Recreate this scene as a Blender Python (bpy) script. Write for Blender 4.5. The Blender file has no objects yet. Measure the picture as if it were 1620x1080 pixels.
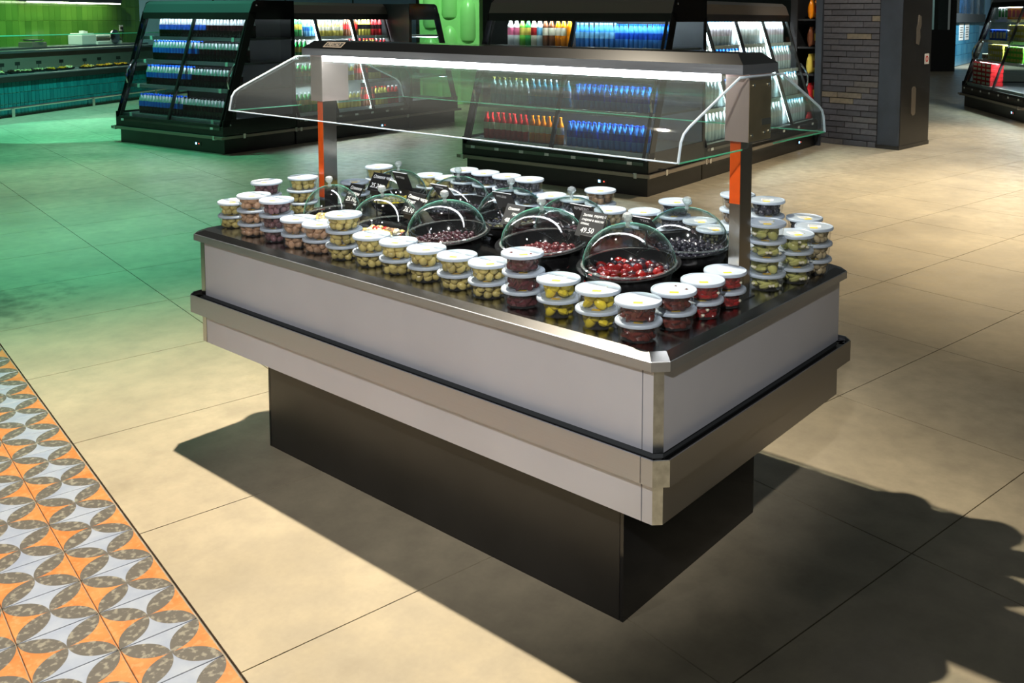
import bpy, math, random
from mathutils import Vector, Matrix
random.seed(7)
PI = math.pi
scene = bpy.context.scene
COL = scene.collection

# ------------------------------------------------------------------ camera
W_PX, H_PX = 1620, 1080
CX, CY, CZ = 2.31119, -2.38560, 1.68780
YAW, PITCH, ROLL = 0.670802, -0.085406, 0.004688
FPX, PPX, PPY = 1473.76, 930.0, 155.80
_fw = Vector((-math.sin(YAW), math.cos(YAW), 0)); _rt = Vector((math.cos(YAW), math.sin(YAW), 0)); _up = Vector((0, 0, 1))
_F = _fw*math.cos(PITCH) + _up*math.sin(PITCH); _U = _up*math.cos(PITCH) - _fw*math.sin(PITCH)
_R = _rt*math.cos(ROLL) + _U*math.sin(ROLL); _U = _U*math.cos(ROLL) - _rt*math.sin(ROLL)
cam_d = bpy.data.cameras.new('camera'); cam = bpy.data.objects.new('camera', cam_d); COL.objects.link(cam)
cam.matrix_world = Matrix(((_R.x, _U.x, -_F.x, CX), (_R.y, _U.y, -_F.y, CY), (_R.z, _U.z, -_F.z, CZ), (0, 0, 0, 1)))
cam_d.sensor_fit = 'HORIZONTAL'; cam_d.sensor_width = 36.0; cam_d.lens = FPX/W_PX*36.0
cam_d.shift_x = (W_PX/2 - PPX)/W_PX; cam_d.shift_y = (PPY - H_PX/2)/W_PX
cam_d.clip_start = 0.05; cam_d.clip_end = 200
scene.camera = cam
def proj(p):
    d = Vector(p) - Vector((CX, CY, CZ)); z = d.dot(_F)
    return (PPX + FPX*d.dot(_R)/z, PPY - FPX*d.dot(_U)/z, z)

# ------------------------------------------------------------------ world, lights, exposure
world = bpy.data.worlds.new('world'); scene.world = world; world.use_nodes = True
bg = world.node_tree.nodes['Background']; bg.inputs[0].default_value = (0.92, 1.0, 0.96, 1); bg.inputs[1].default_value = 0.065
scene.view_settings.view_transform = 'Standard'; scene.view_settings.look = 'None'
scene.view_settings.exposure = 0.0; scene.view_settings.gamma = 1.0; scene.view_settings.use_curve_mapping = False
scene.cycles.transparent_max_bounces = 48; scene.cycles.max_bounces = 10; scene.cycles.use_denoising = True
scene.cycles.sample_clamp_indirect = 4.0; scene.cycles.caustics_reflective = False; scene.cycles.caustics_refractive = False

def spot(name, loc, aim, power, color, angle, blend=0.5, radius=0.04):
    d = bpy.data.lights.new(name, 'SPOT'); d.energy = power; d.color = color; d.spot_size = math.radians(angle); d.spot_blend = blend
    d.shadow_soft_size = radius
    o = bpy.data.objects.new(name, d); COL.objects.link(o); o.location = loc
    o.rotation_euler = (Vector(aim) - Vector(loc)).to_track_quat('-Z', 'Y').to_euler(); return o
def area(name, loc, aim, power, color, sx, sy):
    d = bpy.data.lights.new(name, 'AREA'); d.shape = 'RECTANGLE'; d.size = sx; d.size_y = sy; d.energy = power; d.color = color
    o = bpy.data.objects.new(name, d); COL.objects.link(o); o.location = loc
    o.rotation_euler = (Vector(aim) - Vector(loc)).to_track_quat('-Z', 'Y').to_euler(); return o
WARM = (1.0, 0.80, 0.50); NEUT = (1.0, 0.93, 0.82); GREEN = (0.13, 1.0, 0.62)
spot('ceiling_spot_key', (-0.82, -0.275, 4.1), (-0.25, -1.4, 0), 1590, (1.0, 0.89, 0.71), 100, 0.9, 0.028)
spot('ceiling_spot_right', (0.5, 7.0, 4.2), (0.0, 6.6, 0), 1900, (1.0, 0.86, 0.64), 92, 1.0, 0.06)
spot('ceiling_spot_aisle', (1.6, 4.4, 4.2), (1.3, 4.1, 0), 420, WARM, 62, 1.0, 0.08)
spot('ceiling_spot_far', (-1.5, 12.5, 4.2), (-1.0, 11.2, 0), 1100, (1.0, 0.9, 0.74), 90, 1.0, 0.06)
spot('ceiling_spot_pillar', (-1.2, 6.4, 4.0), (-2.6, 9.6, 1.1), 420, NEUT, 50, 0.8, 0.05)
spot('ceiling_spot_green_near', (-4.6, 0.2, 4.2), (-4.4, 0.3, 0), 700, GREEN, 85, 1.0, 0.08)
spot('ceiling_spot_green_far', (-12.0, 3.4, 4.2), (-12.2, 3.8, 0), 900, GREEN, 44, 0.15, 0.03)
spot('ceiling_spot_green_wash', (-10.0, 2.8, 4.3), (-9.2, 3.2, 0), 720, GREEN, 110, 1.0, 0.1)
spot('ceiling_spot_left_far', (-8.4, 2.6, 4.4), (-7.2, 1.4, 0), 380, (0.75, 1.0, 0.80), 64, 0.7, 0.05)
spot('added_fill_front_left', (-0.6, -5.6, 4.2), (-0.2, 0.0, 0.7), 85, (0.97, 0.97, 1.0), 60, 1.0, 0.25)  # added soft fill from behind the camera, lifts the counter front
spot('added_fill_accent', (3.0, -4.4, 3.9), (0.15, -0.2, 0.98), 880, (1.0, 0.97, 0.93), 27, 0.6, 0.06)  # added narrow fill with no known lamp, brightens tubs and counter top

# ------------------------------------------------------------------ materials
def S(r, g, b):
    f = lambda c: (c/255/12.92) if c/255 <= 0.04045 else ((c/255+0.055)/1.055)**2.4
    return (f(r), f(g), f(b), 1.0)
class N:
    def __init__(s, name):
        s.m = bpy.data.materials.new(name); s.m.use_nodes = True; s.t = s.m.node_tree; s.t.nodes.clear()
        s.out = s.t.nodes.new('ShaderNodeOutputMaterial')
    def n(s, typ, **kw):
        o = s.t.nodes.new('ShaderNode'+typ)
        for k, v in kw.items():
            if k.startswith('i_'):
                kk = k[2:]; kk = int(kk) if kk.isdigit() else kk.replace('_', ' ')
                if hasattr(v, 'is_output'): s.t.links.new(v, o.inputs[kk])
                else: o.inputs[kk].default_value = v
            else: setattr(o, k, v)
        return o
    def l(s, a, b): s.t.links.new(a, b)
    def math(s, op, a, b=0.0, c=None):
        o = s.t.nodes.new('ShaderNodeMath'); o.operation = op
        for i, v in enumerate((a, b, c)):
            if v is None: continue
            if hasattr(v, 'is_output'): s.l(v, o.inputs[i])
            else: o.inputs[i].default_value = v
        return o.outputs[0]
    def mix(s, fac, a, b):
        o = s.t.nodes.new('ShaderNodeMix'); o.data_type = 'RGBA'
        for i, v in ((0, fac), (6, a), (7, b)):
            if hasattr(v, 'is_output'): s.l(v, o.inputs[i])
            else: o.inputs[i].default_value = v
        return o.outputs[2]
    def pr(s, **kw): 
        o = s.n('BsdfPrincipled', **kw); s.l(o.outputs[0], s.out.inputs[0]); return o
def noise_fac(b, vec, scale, detail=4, lo=0.35, hi=0.65, dim='3D'):
    t = b.n('TexNoise', i_Scale=scale, i_Detail=detail)
    if vec is not None: b.l(vec, t.inputs['Vector'])
    r = b.n('MapRange', i_From_Min=lo, i_From_Max=hi); b.l(t.outputs[0], r.inputs[0]); return r.outputs[0]
def plain(name, col, rough=0.5, metal=0.0, vary=0.0, scale=8.0, spec=0.5, bump=0.0, coat=0.0):
    b = N(name); p = b.pr(i_Base_Color=col, i_Roughness=rough, i_Metallic=metal)
    p.inputs['Specular IOR Level'].default_value = spec; p.inputs['Coat Weight'].default_value = coat
    if vary > 0:
        co = b.n('TexCoord'); f = noise_fac(b, co.outputs['Object'], scale)
        dk = tuple(c*(1-vary) for c in col[:3])+(1,); lt = tuple(min(1, c*(1+vary)) for c in col[:3])+(1,)
        b.l(b.mix(f, dk, lt), p.inputs['Base Color'])
        if bump > 0:
            bm = b.n('Bump', i_Strength=bump, i_Distance=0.002); b.l(f, bm.inputs['Height']); b.l(bm.outputs[0], p.inputs['Normal'])
    return b.m
def emit(name, col, strength):
    b = N(name); e = b.n('Emission', i_Color=col, i_Strength=strength); b.l(e.outputs[0], b.out.inputs[0]); return b.m
def clear(name, tint=(1, 1, 1, 1), edge=(0.45, 0.8, 0.68, 1), haze=0.0, gloss=1.0, rough=0.02, ior=1.45, edge_diff=0.0, edge_col=(0.3, 0.85, 0.7, 1)):
    b = N(name); lw = b.n('LayerWeight', i_Blend=0.5); f0 = ((ior-1)/(ior+1))**2
    e3 = b.math('POWER', lw.outputs['Facing'], 4.0); e5 = b.math('POWER', lw.outputs['Facing'], 5.0)
    tr = b.n('BsdfTransparent'); b.l(b.mix(e3, tint, edge), tr.inputs[0])
    gl = b.n('BsdfGlossy', i_Roughness=rough)
    fac = b.math('MINIMUM', b.math('MULTIPLY', b.math('MULTIPLY_ADD', e5, 1-f0, f0), gloss), 0.9)
    m1 = b.n('MixShader'); b.l(fac, m1.inputs[0]); b.l(tr.outputs[0], m1.inputs[1]); b.l(gl.outputs[0], m1.inputs[2])
    last = m1.outputs[0]
    if haze > 0:
        df = b.n('BsdfDiffuse', i_Color=(0.85, 0.88, 0.88, 1)); m2 = b.n('MixShader', i_Fac=haze)
        b.l(last, m2.inputs[1]); b.l(df.outputs[0], m2.inputs[2]); last = m2.outputs[0]
    if edge_diff > 0:   # light scattered inside the rounded acrylic wall, seen edge on
        d1_ = b.n('BsdfDiffuse', i_Color=edge_col); d2_ = b.n('BsdfTranslucent', i_Color=edge_col); ms = b.n('MixShader', i_Fac=0.5)
        b.l(d1_.outputs[0], ms.inputs[1]); b.l(d2_.outputs[0], ms.inputs[2])
        m3 = b.n('MixShader'); b.l(b.math('MULTIPLY', b.math('POWER', lw.outputs['Facing'], 9.0), edge_diff), m3.inputs[0]); b.l(last, m3.inputs[1]); b.l(ms.outputs[0], m3.inputs[2]); last = m3.outputs[0]
    b.l(last, b.out.inputs[0]); return b.m
def brushed(name, col, rough=0.28, axis=0):
    b = N(name); co = b.n('TexCoord'); mp = b.n('Mapping'); b.l(co.outputs['Object'], mp.inputs[0])
    sc = [700.0, 700.0, 700.0]; sc[axis] = 4.0; mp.inputs['Scale'].default_value = sc
    f = noise_fac(b, mp.outputs[0], 1.0, 3, 0.3, 0.7)
    p = b.pr(i_Base_Color=col, i_Metallic=1.0, i_Roughness=rough)
    r = b.n('MapRange', i_To_Min=rough*0.85, i_To_Max=rough*1.25); b.l(f, r.inputs[0]); b.l(r.outputs[0], p.inputs['Roughness'])
    b.l(b.mix(f, tuple(c*0.93 for c in col[:3])+(1,), col), p.inputs['Base Color']); return b.m
def translucent_white(name, col, mixf=0.35):
    b = N(name); p = b.n('BsdfPrincipled', i_Base_Color=col, i_Roughness=0.35); t = b.n('BsdfTranslucent', i_Color=col)
    m = b.n('MixShader', i_Fac=mixf); b.l(p.outputs[0], m.inputs[1]); b.l(t.outputs[0], m.inputs[2]); b.l(m.outputs[0], b.out.inputs[0]); return b.m
def concrete():
    b = N('concrete_tile'); co = b.n('TexCoord'); oi = b.n('ObjectInfo')
    geo = b.n('NewGeometry'); pos = geo.outputs['Position']
    f1 = noise_fac(b, pos, 1.6, 6, 0.3, 0.7); f2 = noise_fac(b, pos, 9.0, 8, 0.35, 0.7); f3 = noise_fac(b, pos, 60, 4, 0.3, 0.7)
    c = b.mix(f1, S(160, 149, 128), S(190, 177, 151)); c = b.mix(b.math('MULTIPLY', f2, 0.5), c, S(142, 132, 114))
    c = b.mix(b.math('MULTIPLY', f3, 0.12), c, S(120, 112, 100))
    f4 = noise_fac(b, pos, 2.7, 9, 0.64, 0.72); c = b.mix(b.math('MULTIPLY', f4, 0.3), c, S(122, 112, 96))
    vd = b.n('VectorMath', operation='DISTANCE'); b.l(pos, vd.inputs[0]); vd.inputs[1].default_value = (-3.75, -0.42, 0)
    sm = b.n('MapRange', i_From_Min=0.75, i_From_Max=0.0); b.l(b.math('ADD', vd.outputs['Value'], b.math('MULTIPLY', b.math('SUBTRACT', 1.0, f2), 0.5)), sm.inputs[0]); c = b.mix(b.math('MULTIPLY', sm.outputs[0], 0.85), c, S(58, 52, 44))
    p = b.pr(i_Roughness=0.5); b.l(c, p.inputs['Base Color'])
    r = b.n('MapRange', i_To_Min=0.34, i_To_Max=0.52); b.l(f2, r.inputs[0]); b.l(r.outputs[0], p.inputs['Roughness'])
    bm = b.n('Bump', i_Strength=0.06, i_Distance=0.002); b.l(f3, bm.inputs['Height']); b.l(bm.outputs[0], p.inputs['Normal']); return b.m
def patterned():
    b = N('petal_pattern_tile'); co = b.n('TexCoord'); oi = b.n('ObjectInfo')
    sx = b.n('SeparateXYZ'); b.l(co.outputs['Object'], sx.inputs[0])
    # object space: x along the border, y across it; tile is 0.2 m wide, unit = tile
    v = b.math('MULTIPLY', sx.outputs[0], 5.0); u = b.math('MULTIPLY', sx.outputs[1], 5.0)
    v = b.math('SUBTRACT', b.math('FRACT', b.math('ADD', v, 100.5)), 0.5); u = b.math('SUBTRACT', b.math('FRACT', b.math('ADD', u, 100.5)), 0.5)
    au = b.math('SUBTRACT', 0.5, b.math('ABSOLUTE', u)); av = b.math('SUBTRACT', 0.5, b.math('ABSOLUTE', v))
    def ln(a, c): return b.math('SQRT', b.math('ADD', b.math('MULTIPLY', a, a), b.math('MULTIPLY', c, c)))
    do = ln(au, v); db = ln(u, av)
    no = b.math('GREATER_THAN', do, 0.5); nb = b.math('GREATER_THAN', db, 0.5)
    vec = b.n('VectorMath', operation='ADD'); b.l(co.outputs['Object'], vec.inputs[0])
    rv = b.n('CombineXYZ'); b.l(b.math('MULTIPLY', oi.outputs['Random'], 37.0), rv.inputs[0]); b.l(b.math('MULTIPLY', oi.outputs['Random'], 11.0), rv.inputs[1]); b.l(rv.outputs[0], vec.inputs[1])
    w1 = noise_fac(b, vec.outputs[0], 55, 10, 0.52, 0.62); w2 = noise_fac(b, vec.outputs[0], 12, 6, 0.35, 0.7)
    grey = b.mix(b.math('MULTIPLY', w1, 0.75), S(92, 88, 82), S(148, 144, 130))
    orange = b.mix(w2, S(184, 112, 56), S(204, 136, 80)); orange = b.mix(b.math('MULTIPLY', w1, 0.35), orange, S(208, 158, 112))
    blue = b.mix(w2, S(140, 150, 170), S(160, 168, 182))
    c = b.mix(no, grey, blue); c = b.mix(nb, c, orange)
    p = b.pr(i_Roughness=0.45); b.l(c, p.inputs['Base Color']); return b.m

M = {}
M['concrete'] = concrete(); M['pattern'] = patterned()
M['grout'] = plain('grout', S(96, 88, 76), 0.9, vary=0.2, scale=20)
M['grout_pale'] = plain('grout_pale', S(150, 140, 124), 0.9, vary=0.2, scale=20)
M['steel_x'] = brushed('brushed_steel_along', (0.55, 0.585, 0.66, 1), 0.38, 0)
M['steel_y'] = brushed('brushed_steel_across', (0.46, 0.44, 0.43, 1), 0.36, 1)
M['steel_z'] = brushed('brushed_steel_upright', (0.60, 0.57, 0.54, 1), 0.16, 2)
M['steel_top'] = brushed('worktop_steel', (0.36, 0.36, 0.36, 1), 0.2, 0)
M['steel_dark'] = plain('dark_steel', (0.17, 0.165, 0.16, 1), 0.22, 1.0); M['canopy_dark'] = plain('canopy_dark_steel', (0.10, 0.098, 0.095, 1), 0.14, 1.0)
M['bracket'] = plain('satin_bracket', (0.66, 0.50, 0.46, 1), 0.4, 0.55, vary=0.05, scale=6)
M['brass'] = plain('polished_plate', (0.66, 0.48, 0.28, 1), 0.38, 0.9, vary=0.12, scale=14, bump=0.6)
M['chrome'] = plain('chrome', (0.75, 0.75, 0.75, 1), 0.12, 1.0)
M['panel'] = plain('grey_panel', S(200, 202, 212), 0.48, 0.45, vary=0.03, scale=3)
M['corner'] = plain('zinc_corner', (0.52, 0.55, 0.57, 1), 0.3, 1.0, vary=0.15, scale=40)
M['black_satin'] = plain('black_satin', (0.016, 0.015, 0.014, 1), 0.34, vary=0.15, scale=5)
M['black_gloss'] = plain('black_gloss', (0.010, 0.010, 0.011, 1), 0.08)
M['black_matt'] = plain('black_matt', (0.014, 0.014, 0.015, 1), 0.6)
M['grey_dark'] = plain('dark_grey_paint', (0.05, 0.055, 0.06, 1), 0.4)
M['graphite'] = plain('graphite_paint', (0.028, 0.034, 0.045, 1), 0.45, vary=0.2, scale=3)
M['taupe'] = plain('taupe_metal', S(150, 140, 128), 0.35, 0.6)
M['orange_film'] = plain('orange_film', S(236, 92, 26), 0.35, vary=0.06, scale=30)
M['glass'] = clear('canopy_glass', (0.95, 0.97, 0.97, 1), (0.6, 0.8, 0.76, 1), haze=0.01, gloss=1.1)
M['glass_edge'] = translucent_white('glass_edge', S(228, 240, 250), 0.4)
M['glass_edge_mint'] = translucent_white('glass_edge_mint', S(120, 214, 182), 0.5)
M['pane'] = clear('cooler_pane', (0.93, 0.97, 0.96, 1), (0.7, 0.85, 0.8, 1), gloss=0.75)
M['dome'] = clear('dome_acrylic', (0.96, 0.975, 0.975, 1), (0.5, 0.8, 0.72, 1), gloss=2.4, rough=0.025, edge_diff=0.85)
M['dome_rim'] = clear('dome_rim', (0.80, 0.88, 0.88, 1), (0.4, 0.6, 0.6, 1), haze=0.10, gloss=3.0)
M['tub'] = clear('tub_plastic', (0.96, 0.96, 0.96, 1), (0.86, 0.88, 0.88, 1), haze=0.025, gloss=0.8, rough=0.06)
M['lid'] = translucent_white('tub_lid', S(198, 211, 226), 0.3)
M['sticker_yellow'] = plain('sticker_yellow', S(246, 206, 36), 0.5)
M['sticker_white'] = plain('sticker_white', S(240, 240, 238), 0.5)
M['led'] = emit('canopy_led', (0.93, 0.97, 1.0, 1), 26)
M['led_cold'] = emit('cooler_led', (0.86, 0.95, 1.0, 1), 110); M['led_dim'] = emit('cooler_led_dim', (0.86, 0.95, 1.0, 1), 42)
M['led_mullion'] = emit('cooler_led_mullion', (0.9, 0.97, 1.0, 1), 14)
M['led_under'] = emit('cooler_led_under', (0.86, 0.95, 1.0, 1), 32); M['led_bright'] = emit('cooler_led_bright', (0.88, 0.96, 1.0, 1), 150)
M['led_green'] = emit('hood_led', (0.9, 1.0, 0.7, 1), 24)
M['led_blue'] = emit('indicator_blue', (0.25, 0.6, 1.0, 1), 6)
M['led_red'] = emit('indicator_red', (1.0, 0.1, 0.06, 1), 2)
M['white_paint'] = plain('white_paint', S(214, 216, 214), 0.4)
M['white_plastic'] = plain('white_plastic', S(226, 230, 226), 0.4)
M['brick'] = None
def brick_mat():
    b = N('charcoal_brick'); oi = b.n('ObjectInfo'); co = b.n('TexCoord')
    r = b.n('ValToRGB'); b.l(oi.outputs['Random'], r.inputs[0])
    e = r.color_ramp.elements; e[0].position = 0; e[0].color = S(66, 66, 72); e[1].position = 0.8; e[1].color = S(86, 85, 90)
    x = e.new(0.9); x.color = S(92, 88, 84); y = e.new(0.97); y.color = S(120, 110, 92)
    f = noise_fac(b, co.outputs['Object'], 22, 6, 0.3, 0.7)
    p = b.pr(i_Roughness=0.75); b.l(b.mix(b.math('MULTIPLY', f, 0.35), r.outputs[0], S(44, 44, 46)), p.inputs['Base Color']); return b.m
M['brick'] = brick_mat(); M['mortar'] = plain('dark_mortar', S(30, 30, 31), 0.9)
def rnd_tile(name, c1, c2, rough):
    b = N(name); oi = b.n('ObjectInfo'); p = b.pr(i_Roughness=rough); b.l(b.mix(oi.outputs['Random'], c1, c2), p.inputs['Base Color']); return b.m
M['tile_green'] = rnd_tile('green_glazed_tile', S(72, 122, 46), S(92, 142, 56), 0.15)
M['tile_teal'] = rnd_tile('teal_glazed_tile', S(10, 92, 98), S(22, 112, 116), 0.2)
M['tile_blue'] = rnd_tile('blue_glazed_tile', S(52, 130, 170), S(84, 158, 190), 0.2)
M['joint_pale'] = plain('pale_joint', S(150, 200, 180), 0.9); M['joint_green'] = plain('green_joint', S(130, 170, 80), 0.9)

# ------------------------------------------------------------------ mesh builder
class MB:
    def __init__(s): s.v = []; s.f = []; s.mi = []; s.cur = 0
    def mat(s, i): s.cur = i; return s
    def add(s, vs, fs):
        o = len(s.v); s.v += [tuple(v) for v in vs]; s.f += [tuple(i+o for i in f) for f in fs]; s.mi += [s.cur]*len(fs); return s
    def box(s, x0, x1, y0, y1, z0, z1, ch=0.0):
        if ch <= 0:
            return s.add([(x0,y0,z0),(x1,y0,z0),(x1,y1,z0),(x0,y1,z0),(x0,y0,z1),(x1,y0,z1),(x1,y1,z1),(x0,y1,z1)],
                         [(3,2,1,0),(4,5,6,7),(0,1,5,4),(1,2,6,5),(2,3,7,6),(3,0,4,7)])
        a = ch   # chamfered top edge
        return s.add([(x0,y0,z0),(x1,y0,z0),(x1,y1,z0),(x0,y1,z0),(x0,y0,z1-a),(x1,y0,z1-a),(x1,y1,z1-a),(x0,y1,z1-a),
                      (x0+a,y0+a,z1),(x1-a,y0+a,z1),(x1-a,y1-a,z1),(x0+a,y1-a,z1)],
                     [(3,2,1,0),(8,9,10,11)]+[(i,(i+1)%4,4+(i+1)%4,4+i) for i in range(4)]+[(4+i,4+(i+1)%4,8+(i+1)%4,8+i) for i in range(4)])
    def prism(s, poly, lo, hi, axis='z'):
        n = len(poly)
        def P(a, b, c): return {'z': (a, b, c), 'x': (c, a, b), 'y': (a, c, b)}[axis]
        vs = [P(a, b, lo) for a, b in poly] + [P(a, b, hi) for a, b in poly]
        return s.add(vs, [tuple(range(n-1, -1, -1)), tuple(range(n, 2*n))] + [(i, (i+1) % n, n+(i+1) % n, n+i) for i in range(n)])
    def strip(s, pts, lo, hi, th, axis='x'):
        # bent sheet: profile pts in (y,z), extruded along x, thickness th outward
        n = len(pts); ns = []
        for i in range(n):
            a = pts[max(0, i-1)]; b = pts[min(n-1, i+1)]; d = (b[0]-a[0], b[1]-a[1]); l = math.hypot(*d); ns.append((-d[1]/l*th, d[0]/l*th))
        o = [(p[0]+q[0], p[1]+q[1]) for p, q in zip(pts, ns)]
        vs = [(lo, *p) for p in pts]+[(hi, *p) for p in pts]+[(lo, *p) for p in o]+[(hi, *p) for p in o]
        fs = []
        for i in range(n-1):
            fs += [(i, i+1, n+i+1, n+i), (2*n+i, 3*n+i, 3*n+i+1, 2*n+i+1), (i, 2*n+i, 2*n+i+1, i+1), (n+i, n+i+1, 3*n+i+1, 3*n+i)]
        fs += [(0, n, 3*n, 2*n), (n-1, 3*n-1, 4*n-1, 2*n-1)]
        return s.add(vs, fs)
    def loft(s, rings, cap=True):
        n = len(rings[0]); vs = [p for r in rings for p in r]; fs = []
        for k in range(len(rings)-1):
            for i in range(n): fs.append((k*n+i, k*n+(i+1) % n, (k+1)*n+(i+1) % n, (k+1)*n+i))
        if cap: fs += [tuple(range(n-1, -1, -1)), tuple((len(rings)-1)*n+i for i in range(n))]
        return s.add(vs, fs)
    def lathe(s, prof, seg=24, c=(0, 0, 0), tilt=0.0, closed=False):
        # prof: list of (r, z); tilt adds z proportional to y
        n = len(prof); vs = []; fs = []
        for r, z in prof:
            for i in range(seg):
                a = 2*PI*i/seg; y = r*math.sin(a); vs.append((c[0]+r*math.cos(a), c[1]+y, c[2]+z+tilt*y))
        for k in range(n-1):
            for i in range(seg): fs.append((k*seg+i, k*seg+(i+1) % seg, (k+1)*seg+(i+1) % seg, (k+1)*seg+i))
        if not closed:
            if prof[0][0] > 1e-4: fs.append(tuple(range(seg-1, -1, -1)))
            if prof[-1][0] > 1e-4: fs.append(tuple((n-1)*seg+i for i in range(seg)))
        return s.add(vs, fs)
    def tube(s, path, r, seg=8):
        rings = []; up = Vector((0.13, 0.27, 0.95)).normalized()
        for i, p in enumerate(path):
            a = Vector(path[max(0, i-1)]); b = Vector(path[min(len(path)-1, i+1)]); d = (b-a).normalized()
            x = d.cross(up).normalized(); y = d.cross(x)
            rings.append([tuple(Vector(p)+x*r*math.cos(2*PI*k/seg)+y*r*math.sin(2*PI*k/seg)) for k in range(seg)])
        return s.loft(rings)
    def ball(s, c, rx, ry, rz, seg=8, rings=5, rot=None):
        vs = []; fs = []
        vs.append((0, 0, rz))
        for j in range(1, rings):
            t = PI*j/rings
            for i in range(seg):
                a = 2*PI*i/seg; vs.append((rx*math.sin(t)*math.cos(a), ry*math.sin(t)*math.sin(a), rz*math.cos(t)))
        vs.append((0, 0, -rz)); L = len(vs)-1
        for i in range(seg): fs.append((0, 1+i, 1+(i+1) % seg)); fs.append((L, L-seg+(i+1) % seg, L-seg+i))
        for j in range(rings-2):
            for i in range(seg): fs.append((1+j*seg+i, 1+(j+1)*seg+i, 1+(j+1)*seg+(i+1) % seg, 1+j*seg+(i+1) % seg))
        C = Vector(c)
        vs = [tuple((rot @ Vector(v) if rot else Vector(v)) + C) for v in vs]
        return s.add(vs, fs)
    def mesh(s, name, mats, smooth=False):
        me = bpy.data.meshes.new(name); me.from_pydata(s.v, [], s.f); me.update()
        if not isinstance(mats, (list, tuple)): mats = [mats]
        for m in mats: me.materials.append(M[m] if isinstance(m, str) else m)
        if len(mats) > 1: me.polygons.foreach_set('material_index', s.mi)
        import bmesh
        bm = bmesh.new(); bm.from_mesh(me); bmesh.ops.recalc_face_normals(bm, faces=bm.faces); bm.to_mesh(me); bm.free()
        if smooth:
            me.polygons.foreach_set('use_smooth', [True]*len(me.polygons)); me.set_sharp_from_angle(angle=math.radians(smooth if smooth is not True else 40))
        return me
    def build(s, name, mats, parent=None, smooth=False, loc=None):
        return link(name, s.mesh(name, mats, smooth), parent, loc)
def link(name, me, parent=None, loc=None, rotz=None):
    o = bpy.data.objects.new(name, me); COL.objects.link(o)
    if parent is not None: o.parent = parent
    if loc is not None: o.location = loc
    if rotz is not None: o.rotation_euler = (0, 0, rotz)
    return o
def thing(name, label, cat, loc=(0, 0, 0), rotz=0.0, group=None, scale=None):
    o = bpy.data.objects.new(name, None); COL.objects.link(o); o.location = loc; o.rotation_euler = (0, 0, rotz); o.empty_display_size = 0.05
    if scale: o.scale = (scale,)*3
    return tag(o, label, cat, group)
def tag(o, label, cat, group=None, kind=None):
    o['label'] = label; o['category'] = cat
    if group: o['group'] = group
    if kind: o['kind'] = kind
    return o
def structure(o): o['kind'] = 'structure'; return o
def stuff(o): o['kind'] = 'stuff'; return o
def text_mesh(body, size, mat, align='LEFT', shear=0.15):
    c = bpy.data.curves.new('lettering', 'FONT'); c.body = body; c.size = size; c.align_x = align; c.shear = shear; c.extrude = 0.0004; c.resolution_u = 2
    o = bpy.data.objects.new('lettering', c); COL.objects.link(o); dg = bpy.context.evaluated_depsgraph_get()
    me = bpy.data.meshes.new_from_object(o.evaluated_get(dg)); bpy.data.objects.remove(o); me.materials.clear(); me.materials.append(M[mat]); return me

# ------------------------------------------------------------------ floor
TH = -0.175; D1 = Vector((math.cos(TH), math.sin(TH), 0)); D2 = Vector((-math.sin(TH), math.cos(TH), 0))
floor = structure(MB().box(-40, 14, -8, 60, -0.05, -0.008).build('floor', 'grout'))
TA, TN, A0, N0 = 0.862, 0.905, 0.40, -1.107
g = 0.0021
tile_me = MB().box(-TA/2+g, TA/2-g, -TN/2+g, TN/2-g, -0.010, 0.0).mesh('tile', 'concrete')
cells = []
for i in range(-48, 12):
    for j in range(0, 60):
        a = A0+(i+0.5)*TA; n = N0+(j+0.5)*TN; P = D1*a + D2*n
        u, v, z = proj(P); cells.append((z if (z > 0.6 and -350 < u < 1970 and -50 < v < 1500) else 1e3+abs(z), P))
cells.sort(key=lambda c: c[0]); rest = MB(); near = 0
for z, P in cells:
    if near < 290 and z < 60:
        o = link('tile', tile_me, floor, P, TH); near += 1
    else:
        q = [P + D1*sx*(TA/2-g) + D2*sy*(TN/2-g) for sx, sy in ((-1,-1),(1,-1),(1,1),(-1,1))]
        rest.add([(p.x, p.y, 0.0) for p in q]+[(p.x, p.y, -0.009) for p in q], [(0,1,2,3)]+[(i, 4+i, 4+(i+1) % 4, (i+1) % 4) for i in range(4)])
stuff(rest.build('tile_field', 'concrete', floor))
PT = 0.2035; gp = 0.0016
pat_me = MB().box(-PT/2+gp, PT/2-gp, -PT/2+gp, PT/2-gp, -0.010, 0.0005, 0.001).mesh('patterned_tile', 'pattern')
patbase = MB(); q = [D1*a + D2*n for a, n in ((-14, N0-5.2), (6, N0-5.2), (6, N0-0.003), (-14, N0-0.003))]
patbase.add([(p.x, p.y, -0.004) for p in q], [(0, 1, 2, 3)]); pb = patbase.build('grout_bed', 'grout_pale', floor)
pc = []
for i in range(-60, 22):
    for j in range(0, 22):
        P = D1*(0.10+(i+0.5)*PT) + D2*(N0-0.006-(j+0.5)*PT); u, v, z = proj(P)
        pc.append((z if (z > 0.5 and -120 < u < 1700 and v < 1250) else 1e3, P))
pc.sort(key=lambda c: c[0])
for k, (z, P) in enumerate(pc):
    if z > 900 or k > 280: break
    link('patterned_tile', pat_me, floor, P, TH)

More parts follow.
